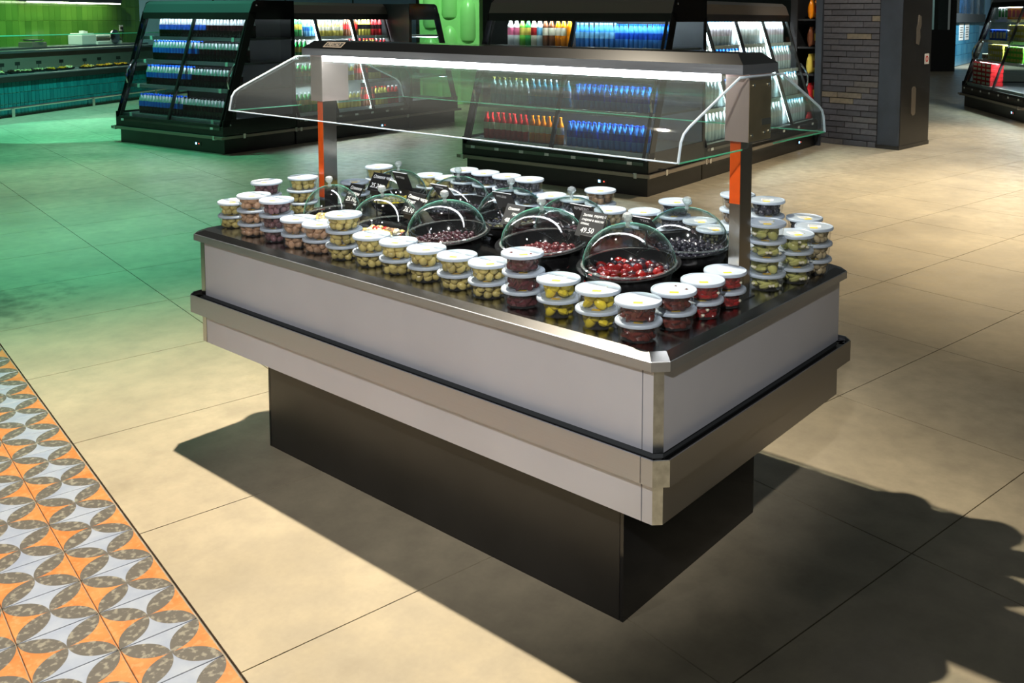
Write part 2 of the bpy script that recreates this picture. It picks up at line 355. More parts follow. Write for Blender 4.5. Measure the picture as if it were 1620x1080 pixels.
# ------------------------------------------------------------------ the olive counter
HA, HB = 1.1006, 0.5654           # half length / width of the rim
def octo(a, b, c): return [(-a+c,-b),(a-c,-b),(a,-b+c),(a,b-c),(a-c,b),(-a+c,b),(-a,b-c),(-a,-b+c)]
def ring3(a, b, c, z): return [(x, y, z) for x, y in octo(a, b, c)]
ZT = 0.870
counter = thing('display_counter', 'long refrigerated steel olive counter with grey panels on black plinth', 'counter', (0, 0, 0))
ped = MB().box(-0.868, 0.838, -0.377, 0.377, 0.0, 0.44).build('pedestal', 'black_satin', counter)
MB().box(0.8405, 0.852, -0.3775, 0.377, 0.0, 0.4315).build('end_board', 'black_gloss', ped)
MB().box(-0.88, -0.870, -0.3775, 0.377, 0.0, 0.4315).build('end_board', 'black_gloss', ped)
PA, PB, PC = HA-0.0223, HB-0.0223, 0.019
core = MB(); core.loft([ring3(PA-0.004, PB-0.004, PC, 0.4315), ring3(PA-0.004, PB-0.004, PC, 0.84)])
core.build('cabinet_core', 'grey_dark', counter)
def wall_panels(z0, z1, mat, jn):
    e = 0.006
    for s in (-1, 1):
        y0, y1 = (s*PB, s*(PB-e))
        x_l, x_r = -PA+PC, PA-PC
        MB().box(x_l+0.03, x_r-0.034, min(y0,y1), max(y0,y1), z0, z1).build('side_panel', mat, counter)
        MB().box(x_r-0.031, x_r, min(y0,y1), max(y0,y1), z0, z1).build('corner_strip', 'panel', counter)
        MB().box(x_l, x_l+0.027, min(y0,y1), max(y0,y1), z0, z1).build('corner_strip', 'steel_z', counter)
        x0, x1 = (s*PA, s*(PA-e))
        MB().box(min(x0,x1), max(x0,x1), -PB+PC, PB-PC, z0, z1).build('end_panel', 'steel_y' if jn else mat, counter)
    for sx in (-1, 1):
        for sy in (-1, 1):
            p = [(sx*(PA-PC), sy*PB), (sx*PA, sy*(PB-PC)), (sx*(PA-e), sy*(PB-PC-0.002)), (sx*(PA-PC-0.002), sy*(PB-e))]
            MB().prism(p, z0, z1).build('corner_post', 'corner', counter)
wall_panels(0.6178, 0.8324, 'panel', False)
wall_panels(0.4315, 0.5501, 'panel', True)
# bumper channel
BA, BB, BC = HA+0.0127, HB+0.0127, 0.0305
def channel(parent):
    for s in (-1, 1):
        y = s*BB; yi = s*(BB-0.004); yp = s*(PB-0.001)
        xj = BA-BC-0.036
        for x0, x1, nm in ((-BA+BC, xj-0.001, 'bumper_front'), (xj+0.001, BA-BC, 'bumper_front')):
            MB().box(x0, x1, min(y,yi), max(y,yi), 0.5501, 0.6178).build(nm, 'steel_x', parent)
        MB().box(-BA+BC, BA-BC, min(yi,yp), max(yi,yp), 0.600, 0.604).build('bumper_ledge', 'steel_dark', parent)
        MB().box(-BA+BC, BA-BC, min(yi,yp), max(yi,yp), 0.5501, 0.5541).build('bumper_underside', 'steel_dark', parent)
        x = s*BA; xi = s*(BA-0.004); xp = s*(PA-0.001)
        MB().box(min(x,xi), max(x,xi), -BB+BC, BB-BC, 0.5501, 0.6178).build('bumper_end', 'steel_y', parent)
        MB().box(min(xi,xp), max(xi,xp), -BB+BC, BB-BC, 0.600, 0.604).build('bumper_ledge', 'steel_dark', parent)
        MB().box(min(xi,xp), max(xi,xp), -BB+BC, BB-BC, 0.5501, 0.5541).build('bumper_underside', 'steel_dark', parent)
        for t in (-1, 1):
            p = [(s*(BA-BC), t*BB), (s*BA, t*(BB-BC)), (s*(BA-0.004), t*(BB-BC-0.0015)), (s*(BA-BC-0.0015), t*(BB-0.004))]
            MB().prism(p, 0.5501, 0.6178).build('bumper_corner', 'corner', parent)
            p = [(s*(BA-BC-0.002), t*(BB-0.005)), (s*(BA-0.005), t*(BB-BC-0.002)), (s*(PA-0.002), t*(PB-PC)), (s*(PA-PC), t*(PB-0.002))]
            MB().prism(p, 0.600, 0.604).build('bumper_ledge', 'steel_dark', parent)
channel(counter)
# rim and worktop
RC = 0.034
rim = MB()
rim.loft([ring3(HA, HB, RC, 0.8324), ring3(HA, HB, RC, 0.856), ring3(HA-0.002, HB-0.002, RC, 0.8575)], cap=False)
rim.loft([ring3(PA-0.003, PB-0.003, PC, 0.8324), ring3(HA, HB, RC, 0.8324)], cap=False)
rim.build('rim_band', 'steel_x', counter)
bev = MB(); bev.loft([ring3(HA-0.002, HB-0.002, RC, 0.8575), ring3(HA-0.030, HB-0.030, RC*0.9, ZT)], cap=False)
bev.build('rim_bevel', 'steel_dark', counter)
top = MB(); r = ring3(HA-0.030, HB-0.030, RC*0.9, ZT); top.add(r, [tuple(range(8))]); r2 = ring3(HA-0.030, HB-0.030, RC*0.9, ZT-0.004); top.loft([r2, r], cap=False)
top.build('worktop', 'steel_top', counter)
# canopy
CA, CYC, CBH = 1.037, 0.0207, 0.106
def crect(a, b, z): return [(-a, CYC-b, z), (a, CYC-b, z), (a, CYC+b, z), (-a, CYC+b, z)]
can = thing('counter_canopy', 'steel sneeze-guard canopy with lamp and bent glass above the olive counter', 'canopy', (0, 0, ZT))
def cz(p): return [(x, y, z-ZT) for x, y, z in p]
b = MB(); b.loft([cz(crect(CA, CBH, 1.533)), cz(crect(CA, CBH, 1.561))], cap=False); b.build('canopy_band', 'steel_x', can)
b = MB(); b.loft([cz(crect(CA, CBH, 1.561)), cz(crect(CA-0.0366, CBH-0.0366, 1.591))]); b.build('canopy_top', 'canopy_dark', can)
MB().box(-CA+0.004, CA-0.004, CYC-CBH+0.004, CYC+CBH-0.004, 1.537-ZT, 1.541-ZT).build('canopy_soffit', 'steel_x', can)
lamp = MB().box(-0.92, 0.93, CYC-0.088, CYC-0.040, 1.509-ZT, 1.5365-ZT).build('lamp_tube', 'led', can)
PROF = [(-0.105, 1.5290), (-0.27, 1.4555), (-0.365, 1.4130), (-0.388, 1.3985), (-0.401, 1.3790), (-0.413, 1.325)]
profz = [(y, z-ZT) for y, z in PROF]
gm = MB(); gm.strip(profz, -1.038, 1.036, 0.005); gf = gm.build('front_glass', 'glass', can, smooth=50)
MB().box(-1.038, 1.036, -0.4195, -0.4130, 1.3225-ZT, 1.3255-ZT).build('glass_edge', 'glass_edge', gf)
bz = [(0.0414-y, z) for y, z in profz]
gm = MB(); gm.strip(bz[::-1], -1.038, 1.036, 0.005); gb = gm.build('rear_glass', 'glass', can, smooth=50)
MB().box(-1.038, 1.036, 0.455, 0.461, 1.3225-ZT, 1.3255-ZT).build('glass_edge', 'glass_edge_mint', gb)
for s in (-1, 1):
    pl = [(y-0.004, z-0.002) for y, z in profz[::-1]] ; full = pl + [(0.0414-y, z) for y, z in pl[::-1]]
    full = full + [(0.10, 1.325-ZT), (0.093, 1.336-ZT), (-0.052, 1.336-ZT), (-0.059, 1.325-ZT)]
    x = s*1.041
    go = MB().prism(full, x-0.0025, x+0.0025, 'x').build('end_glass', 'glass', can)
    e = MB(); path = [(x, y, z) for y, z in full[:12]]
    e.tube(path, 0.0038, 6).build('glass_edge', 'glass_edge', go)
    MB().tube([(x, -0.416, 1.3235-ZT), (x, -0.09, 1.3235-ZT)], 0.0022, 5).build('glass_edge', 'glass_edge_mint', go)
    MB().tube([(x, 0.10, 1.3235-ZT), (x, 0.457, 1.3235-ZT)], 0.0022, 5).build('glass_edge', 'glass_edge_mint', go)
    xa, xb = (0.96, 1.036) if s > 0 else (-1.036, -0.958)
    br = MB().box(xa, xb, -0.045, 0.088, 1.339-ZT, 1.533-ZT).build('post_bracket', 'bracket', can)
    sp_ = MB().box(min(s*1.036, s*1.0372), max(s*1.036, s*1.0372), -0.044, 0.087, 1.340-ZT, 1.516-ZT).build('side_plate', 'brass', br)
    for (yy, zz) in ((-0.022, 1.500), (0.066, 1.500), (-0.03, 1.357), (0.045, 1.36), (0.075, 1.363)):
        xf = s*1.0372; rot = MB(); rot.lathe([(0.0055, 0), (0.0055, 0.003), (0.003, 0.0045)], 10)
        bo = rot.build('bolt', 'chrome', br, smooth=True); bo.rotation_euler = (0, s*PI/2, 0); bo.location = (xf, yy, zz-ZT)
    MB().box(min(s*1.0372, s*1.0395), max(s*1.0372, s*1.0395), 0.028, 0.084, 1.383-ZT, 1.402-ZT).build('clip_plate', 'chrome', br)
    pa, pb_ = (0.970, 1.005) if s > 0 else (-1.012, -0.977)
    po = MB().box(pa, pb_, -0.03, 0.037, 0.0, 1.34-ZT).build('post', 'steel_z', can)
    lo = 1.155 if s > 0 else 0.93
    MB().box(pa+0.0005, pb_-0.0005, -0.0315, -0.0301, lo-ZT, 1.338-ZT).build('protective_film', 'orange_film', po)
    MB().box(pa-0.012, pb_+0.012, -0.043, 0.05, 0.0, 0.003).build('foot_plate', 'steel_top', po)
# maker's plate on the sloped front of the canopy
pe = bpy.data.objects.new('maker_plate', MB().box(-0.06, 0.06, -0.016, 0.016, 0.0, 0.0015).mesh('maker_plate', 'taupe')); COL.objects.link(pe); pe.parent = can
pe.location = (-0.84, CYC-CBH+0.0183, 1.5775-ZT); pe.rotation_euler = (math.atan2(0.030, 0.0366), 0, 0)
ink = MB().box(-0.054, 0.054, -0.012, 0.012, 0.0014, 0.0018).build('plate_face', 'black_satin', pe)
lt = link('lettering', text_mesh('MECA2', 0.026, 'taupe', 'CENTER', 0.0), pe, (0, -0.009, 0.0022))

# ------------------------------------------------------------------ tubs
def content_mat(name, c, vary, rough=0.22): 
    b = N(name); oi = b.n('ObjectInfo'); co = b.n('TexCoord'); f = noise_fac(b, co.outputs['Object'], 60, 4, 0.3, 0.7)
    geo = b.n('NewGeometry'); ri = b.math('FRACT', b.math('ADD', geo.outputs['Random Per Island'], oi.outputs['Random']))
    p = b.pr(i_Roughness=rough); dk = tuple(x*(1-vary) for x in c[:3])+(1,); lt = tuple(min(1, x*(1+vary)) for x in c[:3])+(1,)
    cc = b.mix(ri, dk, lt); b.l(b.mix(b.math('MULTIPLY', f, 0.3), cc, dk), p.inputs['Base Color']); return b.m
CM = {'green': content_mat('green_olive_skin', S(192, 176, 106), 0.3), 'brown': content_mat('brown_olive_skin', S(178, 142, 112), 0.3),
      'purple': content_mat('purple_olive_skin', S(112, 78, 84), 0.4), 'black': content_mat('black_olive_skin', S(42, 40, 50), 0.4),
      'pepper': content_mat('yellow_pepper_skin', S(214, 192, 48), 0.22), 'tomato': content_mat('dried_tomato', S(92, 36, 26), 0.5),
      'red': content_mat('red_pepper_skin', S(140, 22, 20), 0.45, 0.2), 'artichoke': content_mat('stuffed_pepper', S(180, 180, 108), 0.3),
      'pitted': content_mat('pitted_olive_skin', S(170, 156, 122), 0.3), 'mixed': content_mat('mixed_olive_skin', S(120, 96, 70), 0.6),
      'caper': content_mat('caper_skin', S(104, 100, 70), 0.4), 'beet': content_mat('beet_pulp', S(82, 34, 38), 0.45), 'plum': content_mat('plum_olive_skin', S(58, 34, 40), 0.5, 0.15), 'pepper_dark': content_mat('dark_red_pepper', S(104, 14, 14), 0.5, 0.15), 'cheese': content_mat('white_filling', S(226, 220, 196), 0.1)}
CNAME = {'green': 'green olives', 'brown': 'brown olives', 'purple': 'purple olives', 'black': 'black olives', 'pepper': 'yellow peppers', 'tomato': 'dried tomatoes',
         'red': 'red peppers', 'artichoke': 'stuffed green peppers', 'pitted': 'pitted olives', 'mixed': 'mixed olives', 'caper': 'dark capers', 'beet': 'dark red pickles'}
PN = {'pepper': 'peppers', 'tomato': 'tomato_pieces', 'red': 'pepper_pieces', 'artichoke': 'stuffed_peppers', 'caper': 'capers', 'beet': 'pickle_pieces'}
tub_body = MB()
tub_body.lathe([(0.0465, 0.0), (0.0495, 0.002), (0.0515, 0.006), (0.0560, 0.0405), (0.0575, 0.0445)], 28, closed=True)
tub_body.lathe([(0.0, 0.0008), (0.0465, 0.0)], 28, closed=True)
tub_body = tub_body.mesh('tub_body', 'tub', 50)
lidm = MB(); lidm.lathe([(0.0575, 0.0412), (0.0612, 0.0415), (0.0622, 0.0435), (0.0618, 0.0492), (0.0605, 0.0509), (0.0578, 0.0510), (0.0562, 0.0492), (0.0, 0.0490)], 32, closed=True)
lid_me = lidm.mesh('lid', 'lid', 35)
stk = MB(); stk.mat(0).box(-0.012, 0.012, -0.036, -0.020, 0.0490, 0.0494); stk.mat(1).box(-0.020, 0.022, -0.018, 0.016, 0.0490, 0.0493)
for k in range(5): stk.mat(2).box(-0.016, 0.010+0.004*(k % 2), -0.013+k*0.006, -0.0115+k*0.006, 0.0492, 0.0495)
stk_me = stk.mesh('sticker', ['sticker_yellow', 'sticker_white', 'taupe'])
def pieces(kind, rs):
    out = []
    if kind in ('green', 'brown', 'purple', 'black', 'pitted', 'mixed'):
        R = 0.0118 if kind in ('black', 'purple', 'pitted') else 0.0135
        for lz in (0.0135, 0.0315):
            nn = 8 if R > 0.0125 else 9
            off = rs.random()*PI
            rr = 0.0345 if lz < 0.02 else 0.0372
            for i in range(nn):
                a = 2*PI*i/nn+off+rs.uniform(-0.1, 0.1); out.append((rr*math.cos(a), rr*math.sin(a), lz+rs.uniform(-0.002, 0.002), R*rs.uniform(0.9, 1.06), R*rs.uniform(0.92, 1.0), R*rs.uniform(1.05, 1.3)))
        for i in range(3): a = i*2.1; out.append((0.014*math.cos(a), 0.014*math.sin(a), 0.028, R, R, R))
    elif kind in ('pepper', 'artichoke'):
        for lz in (0.014, 0.031):
            off = rs.random()*PI
            for i in range(5): a = 2*PI*i/5+off; out.append((0.029*math.cos(a), 0.029*math.sin(a), lz, 0.020*rs.uniform(0.85, 1.1), 0.0155, 0.0135*rs.uniform(0.8, 1.1)))
    elif kind == 'caper':
        for lz in (0.008, 0.019, 0.030, 0.039):
            for i in range(14): a = 2*PI*i/14+rs.random(); out.append((0.042*math.cos(a), 0.042*math.sin(a), lz, 0.0062, 0.006, 0.0058))
    else:
        for lz in (0.010, 0.023, 0.035):
            off = rs.random()*PI
            for i in range(7): a = 2*PI*i/7+off; out.append((0.034*math.cos(a), 0.034*math.sin(a), lz, 0.018*rs.uniform(0.7, 1.1), 0.013, 0.0075*rs.uniform(0.8, 1.4)))
    return out
def pieces_mesh(kind, seed):
    rs = random.Random(seed); m = MB()
    for x, y, z, a, b_, c in pieces(kind, rs):
        rot = Matrix.Rotation(math.atan2(y, x)+rs.uniform(-0.5, 0.5), 3, 'Z') @ Matrix.Rotation(rs.uniform(-1.2, 1.2), 3, 'X')
        m.ball((x, y, z), b_, a, c, 8, 5, rot)
    mats = [CM[kind]]
    if kind in ('red', 'artichoke', 'tomato'):
        mats.append(CM['cheese']); m.mat(1)
        for i in range(5 if kind != 'tomato' else 2):
            a = rs.random()*2*PI; m.ball((0.044*math.cos(a), 0.044*math.sin(a), rs.uniform(0.008, 0.03)), 0.006, 0.007, 0.0045, 6, 4)
    if kind in ('tomato', 'red', 'beet'):   # dense pulp behind the pieces
        m.mat(0); m.lathe([(0.0, 0.003), (0.037, 0.004), (0.041, 0.034), (0.0, 0.036)], 16)
    return m.mesh(PN.get(kind, 'olives'), mats, True)
pm_cache = {}
olive_me = {}
def olive_mesh(kind):
    if kind not in olive_me: olive_me[kind] = MB().ball((0, 0, 0), 0.0135, 0.0135, 0.0155, 8, 6).mesh('olive', CM[kind], True)
    return olive_me[kind]
LEV = {2: ['lower', 'upper'], 3: ['bottom', 'middle', 'top'], 4: ['bottom', 'second lowest', 'second highest', 'top'], 1: ['single']}
ORD = ['first', 'second', 'third', 'fourth', 'fifth', 'sixth', 'seventh', 'eighth', 'ninth', 'tenth', 'eleventh', 'twelfth', 'thirteenth', 'fourteenth', 'fifteenth', 'sixteenth', 'seventeenth', 'eighteenth', 'nineteenth', 'twentieth']
n_ind = [0]
def stack(x, y, n, kind, where, group, individual=False):
    for k in range(n):
        rs = random.Random(int(x*1000)*31+int(y*1000)*17+k)
        lab = '%s tub of %s, %s' % (LEV[n][k], CNAME[kind], where)
        ra = rs.uniform(-0.3, 0.3) + 0.67
        t = thing('deli_tub', lab, 'tub', (x+rs.uniform(-0.0025, 0.0025)*(k > 0), y+rs.uniform(-0.0025, 0.0025)*(k > 0), ZT+0.0003+k*0.0512), ra, group)
        link('body', tub_body, t); l = link('lid', lid_me, t); link('sticker', stk_me, l)
        if individual and kind in ('green', 'brown', 'purple') and n_ind[0] < 285:
            for (px, py, pz, a, b_, c) in pieces(kind, rs)[:16 if kind != 'purple' else 18]:
                if px*math.cos(ra)-py*math.sin(ra)-(px*math.sin(ra)+py*math.cos(ra)) < -0.02: continue   # far side, hidden by the near olives
                o = link('olive', olive_mesh(kind), t, (px, py, pz)); s_ = a/0.0135; o.scale = (s_, s_, s_*rs.uniform(0.95, 1.15))
                o.rotation_euler = (rs.uniform(0.4, 1.5), rs.uniform(-0.4, 0.4), rs.random()*6); n_ind[0] += 1
            key = ('core', kind)
            if key not in pm_cache:
                m = MB(); rr = random.Random(3)
                for i in range(9):
                    a_ = 2.5*i; q_ = 0.026 if i % 2 else 0.018
                    m.ball((q_*math.cos(a_), q_*math.sin(a_), 0.012+0.0028*i), 0.013, 0.013, 0.0145, 7, 5)
                pm_cache[key] = m.mesh('olives', CM[kind], True)
            stuff(link('olives', pm_cache[key], t))
        else:
            key = (kind, rs.randint(0, 2))
            if key not in pm_cache: pm_cache[key] = pieces_mesh(kind, 11+key[1]*7+len(kind))
            c = link(PN.get(kind, 'olives'), pm_cache[key], t); stuff(c)
FY = -0.449
front = [(-1.010, -0.425, 2, 'green'), (-0.826, -0.452, 3, 'brown'), (-0.682, -0.449, 3, 'purple'), (-0.549, FY, 2, 'brown'), (-0.420, FY, 2, 'brown'), (-0.286, FY, 3, 'green'), (-0.140, FY, 2, 'green'),
         (-0.004, FY, 2, 'green'), (0.132, FY, 2, 'green'), (0.269, FY, 2, 'green'), (0.403, FY, 2, 'green'), (0.541, -0.452, 3, 'beet'), (0.674, FY, 2, 'pepper'), (0.819, -0.457, 2, 'pepper'), (0.962, -0.471, 2, 'tomato')]
for i, (x, y, n, k) in reversed(list(enumerate(front))):
    stack(x, y, n, k, '%s front edge stack from the left' % ORD[i], 'tubs along the front edge', True)
right = [(0.980, -0.334, 2, 'tomato'), (0.989, -0.208, 2, 'red'), (0.990, -0.083, 2, 'red'), (1.000, 0.146, 4, 'artichoke'), (1.033, 0.272, 3, 'artichoke'), (1.035, 0.402, 3, 'pitted')]
for i, (x, y, n, k) in enumerate(right): stack(x, y, n, k, '%s right edge stack from the near corner' % ORD[i], 'tubs along the right edge')
left = [(-1.045, -0.262, 3, 'purple'), (-1.03, -0.10, 3, 'green'), (-1.01, 0.155, 2, 'caper'), (-1.01, 0.285, 3, 'green')]
for i, (x, y, n, k) in enumerate(left): stack(x, y, n, k, '%s left edge stack from the front' % ORD[i], 'tubs along the left edge')
back = [(-0.895, 0.485, 2, 'green'), (-0.775, 0.490, 2, 'green'), (-0.650, 0.470, 3, 'black'), (-0.522, 0.475, 3, 'black'), (-0.394, 0.470, 3, 'black'), (-0.268, 0.472, 3, 'black'), (-0.142, 0.470, 2, 'purple'),
        (-0.016, 0.468, 2, 'black'), (0.110, 0.468, 3, 'mixed'), (0.222, 0.390, 2, 'pitted'), (0.338, 0.450, 2, 'mixed'), (0.462, 0.462, 3, 'black'), (0.586, 0.438, 2, 'caper'), (0.688, 0.360, 2, 'caper'), (0.708, 0.490, 4, 'mixed'), (0.834, 0.465, 4, 'black'), (0.956, 0.508, 3, 'black')]
for i, (x, y, n, k) in enumerate(back): stack(x, y, n, k, '%s back edge stack from the left' % ORD[i], 'tubs along the back edge')

# ------------------------------------------------------------------ serving bowls, domes, olives in them
def dome(x, y, z0, r, h, label, tilt=0.0, yaw=0.0):
    d = thing('dome_cover', label, 'dome cover', (x, y, z0), yaw, 'clear domes over the serving bowls')
    d.rotation_euler = (tilt, 0, yaw)
    prof = [(r*math.cos(t)**0.92 if t < PI/2 else 0.0, h*math.sin(t)) for t in [PI/2*i/9 for i in range(10)]]
    prof[-1] = (0.0, h)
    sh = MB(); sh.lathe(prof, 40, closed=True); sh.build('shell', 'dome', d, True)
    rm = MB(); rm.lathe([(r-0.001, 0.0), (r+0.005, 0.0), (r+0.0055, 0.003), (r+0.002, 0.005), (r-0.001, 0.004), (r-0.001, 0.0)], 40, closed=True); rm.build('rim', 'dome_rim', d, True)
    kn = MB(); kn.lathe([(0.008, h-0.002), (0.006, h+0.008), (0.0065, h+0.011), (0.013, h+0.018), (0.0155, h+0.026), (0.013, h+0.034), (0.006, h+0.038), (0.0, h+0.0385)], 10, closed=True); kn.build('knob', 'knob', d)
    return d
M['knob'] = clear('crystal_knob', (0.80, 0.90, 0.90, 1), (0.45, 0.7, 0.7, 1), haze=0.3, gloss=4.0, rough=0.05)
def bowl(x, y, r, zr, label, tilt=0.10, yaw=0.0):
    o = thing('serving_bowl', label, 'bowl', (x, y, ZT), yaw, 'black serving bowls on the counter')
    rb = r*0.60
    m = MB(); m.lathe([(0.0, 0.003), (rb-0.008, 0.003), (rb, 0.006)], 36, tilt=0, closed=True); m.lathe([(rb-0.006, 0.0), (rb, 0.004), (rb+0.004, 0.012)], 36, closed=True)
    m.build('foot', 'black_gloss', o, True)
    m = MB(); seg = 40; P = [(rb+0.004, 0.012), (r*0.80, 0.25*zr), (r*0.92, 0.55*zr), (r-0.006, zr-0.008), (r+0.010, zr-0.003), (r+0.012, zr), (r-0.004, zr), (r*0.90, 0.60*zr), (r*0.74, 0.32*zr), (0.0, 0.22*zr)]
    vs = []; 
    for rr, zz in P:
        for i in range(seg):
            a = 2*PI*i/seg; w = min(1.0, zz/zr); yy = rr*math.sin(a); vs.append((rr*math.cos(a), yy, zz + tilt*yy*w*w))
    fs = [(k*seg+i, k*seg+(i+1) % seg, (k+1)*seg+(i+1) % seg, (k+1)*seg+i) for k in range(len(P)-1) for i in range(seg)]
    m.add(vs, fs); m.build('basin', 'black_gloss', o, True); return o
def tray(x, y, hx, hy, h, label, yaw=0.0):
    o = thing('serving_tray', label, 'tray', (x, y, ZT), yaw, 'black serving trays on the counter')
    def rr(a, b_, z, c=0.03):
        pts = []
        for sx, sy, a0 in ((1, -1, -PI/2), (1, 1, 0), (-1, 1, PI/2), (-1, -1, PI)):
            for k in range(4): t = a0+PI/2*k/3; pts.append((sx*(a-c)+c*math.cos(t), sy*(b_-c)+c*math.sin(t), z))
        return pts
    m = MB(); m.loft([rr(hx-0.02, hy-0.02, 0.0), rr(hx-0.006, hy-0.006, h*0.7), rr(hx, hy, h), rr(hx-0.012, hy-0.012, h-0.001), rr(hx-0.018, hy-0.018, h*0.5), rr(hx-0.03, hy-0.03, 0.008)])
    m.build('dish', 'black_gloss', o, 50)
    for s in (-1, 1): MB().box(s*(hx+0.004)-0.006, s*(hx+0.004)+0.006, -0.03, 0.03, h-0.004, h).build('handle', 'black_gloss', o)
    return o
def heap(name, x, y, z, rx, ry, kind, label, n=70, size=0.011, tilt=0.0, mound=0.012, box=False):
    rs = random.Random(int(x*977)+n); m = MB(); mats = [CM[k] for k in (kind if isinstance(kind, tuple) else (kind,))]
    for i in range(n):
        if box: a, b_ = rs.uniform(-1, 1), rs.uniform(-1, 1); d = max(abs(a), abs(b_))
        else:
            d = math.sqrt((i+0.5)/n); t = i*2.39996; a, b_ = d*math.cos(t), d*math.sin(t)
        s = size*rs.uniform(0.85, 1.15); m.mat(rs.randrange(len(mats)))
        rot = Matrix.Rotation(rs.random()*6, 3, 'Z') @ Matrix.Rotation(rs.random()*3, 3, 'X')
        m.ball((a*rx, b_*ry, tilt*b_*ry + mound*(1-d*d) + rs.uniform(-0.003, 0.004)), s, s, s*1.25, 7, 5, rot)
    o = m.build(name, mats, None, True, (x, y, z)); tag(o, label, 'olives' if 'olive' in label else 'food', None, 'stuff'); return o
# front row (nearest the long front edge), left to right
tray(-0.755, -0.185, 0.135, 0.105, 0.034, 'shallow black tray of green olives at the left post', 0.0)
heap('olive_heap', -0.755, -0.185, ZT+0.016, 0.10, 0.07, ('green', 'pitted'), 'green olives heaped in the shallow leftmost front tray', 60, 0.011, box=True)
dome(-0.765, -0.145, ZT+0.036, 0.112, 0.118, 'clear dome on shallow green olive tray beside the left post', 0.10)
tray(-0.375, -0.235, 0.150, 0.120, 0.045, 'shallow black tray of pink and pale olives behind front tubs')
heap('olive_heap', -0.375, -0.235, ZT+0.024, 0.115, 0.085, ('red', 'green', 'cheese', 'brown'), 'pink and pale mixed olives heaped in front tray', 90, 0.0115, box=True)
dome(-0.385, -0.190, ZT+0.047, 0.128, 0.120, 'clear dome on the tray of pink and pale olives', 0.10)
bowl(-0.012, -0.235, 0.140, 0.090, 'deep black bowl of dark purple olives in front row')
heap('olive_heap', -0.012, -0.235, ZT+0.052, 0.118, 0.118, 'plum', 'glossy dark purple olives filling the deep front bowl', 95, 0.0095, 0.08)
dome(-0.012, -0.230, ZT+0.090, 0.134, 0.108, 'clear dome over the deep bowl of dark purple olives', 0.07)
bowl(0.375, -0.175, 0.142, 0.105, 'deep black bowl in front row behind dark red tubs')
heap('pickle_heap', 0.375, -0.175, ZT+0.058, 0.118, 0.118, 'beet', 'dark red pickled pieces inside the front bowl behind dark tubs', 70, 0.012, 0.08)
dome(0.375, -0.172, ZT+0.105, 0.136, 0.108, 'clear dome over the dark bowl beside the large grey sign', 0.07)
bowl(0.715, -0.175, 0.145, 0.092, 'black bowl of red peppers nearest the right front corner')
heap('pepper_heap', 0.715, -0.175, ZT+0.055, 0.122, 0.122, ('plum', 'pepper_dark', 'black', 'pepper_dark', 'red'), 'shiny red peppers lying in the bowl near right front corner', 60, 0.015, 0.08)
dome(0.715, -0.172, ZT+0.092, 0.140, 0.118, 'clear dome over red peppers nearest the right front corner', 0.07)
# back row
bowl(-0.72, 0.155, 0.120, 0.070, 'black bowl of yellow olives behind the left signs')
heap('olive_heap', -0.72, 0.155, ZT+0.040, 0.10, 0.10, ('green', 'pepper'), 'yellow green olives in the back bowl behind left signs', 60, 0.011, 0.05)
dome(-0.72, 0.155, ZT+0.070, 0.120, 0.112, 'clear dome of the leftmost back row bowl', 0.0)
bowl(-0.385, 0.180, 0.128, 0.075, 'black bowl of black olives second in the back row')
heap('olive_heap', -0.385, 0.180, ZT+0.044, 0.105, 0.105, 'black', 'black olives in the second back row bowl', 70, 0.010, 0.05)
dome(-0.385, 0.180, ZT+0.075, 0.128, 0.112, 'clear dome of the second back row bowl with black olives', 0.0)
bowl(-0.045, 0.125, 0.128, 0.078, 'black bowl of dark olives in the middle of the back row')
heap('olive_heap', -0.045, 0.125, ZT+0.046, 0.105, 0.105, ('black', 'caper'), 'dark olives in the middle back row bowl', 70, 0.010, 0.05)
dome(-0.045, 0.125, ZT+0.078, 0.128, 0.110, 'clear dome of the middle back row bowl', 0.0)
bowl(0.235, 0.140, 0.130, 0.080, 'black bowl fourth in the back row behind grey signs')
heap('olive_heap', 0.235, 0.140, ZT+0.046, 0.105, 0.105, ('purple', 'black'), 'purple and black olives in the fourth back row bowl', 70, 0.010, 0.05)
dome(0.235, 0.140, ZT+0.080, 0.130, 0.106, 'clear dome of the fourth back row bowl behind grey signs', 0.0)
bowl(0.680, 0.200, 0.145, 0.080, 'wide black bowl of shiny black olives beside the right post')
heap('olive_heap', 0.680, 0.200, ZT+0.050, 0.122, 0.122, 'black', 'shiny black olives in the wide bowl beside right post', 95, 0.0105, 0.06)
dome(0.680, 0.200, ZT+0.080, 0.140, 0.116, 'clear dome over black olives beside the right post', 0.0)

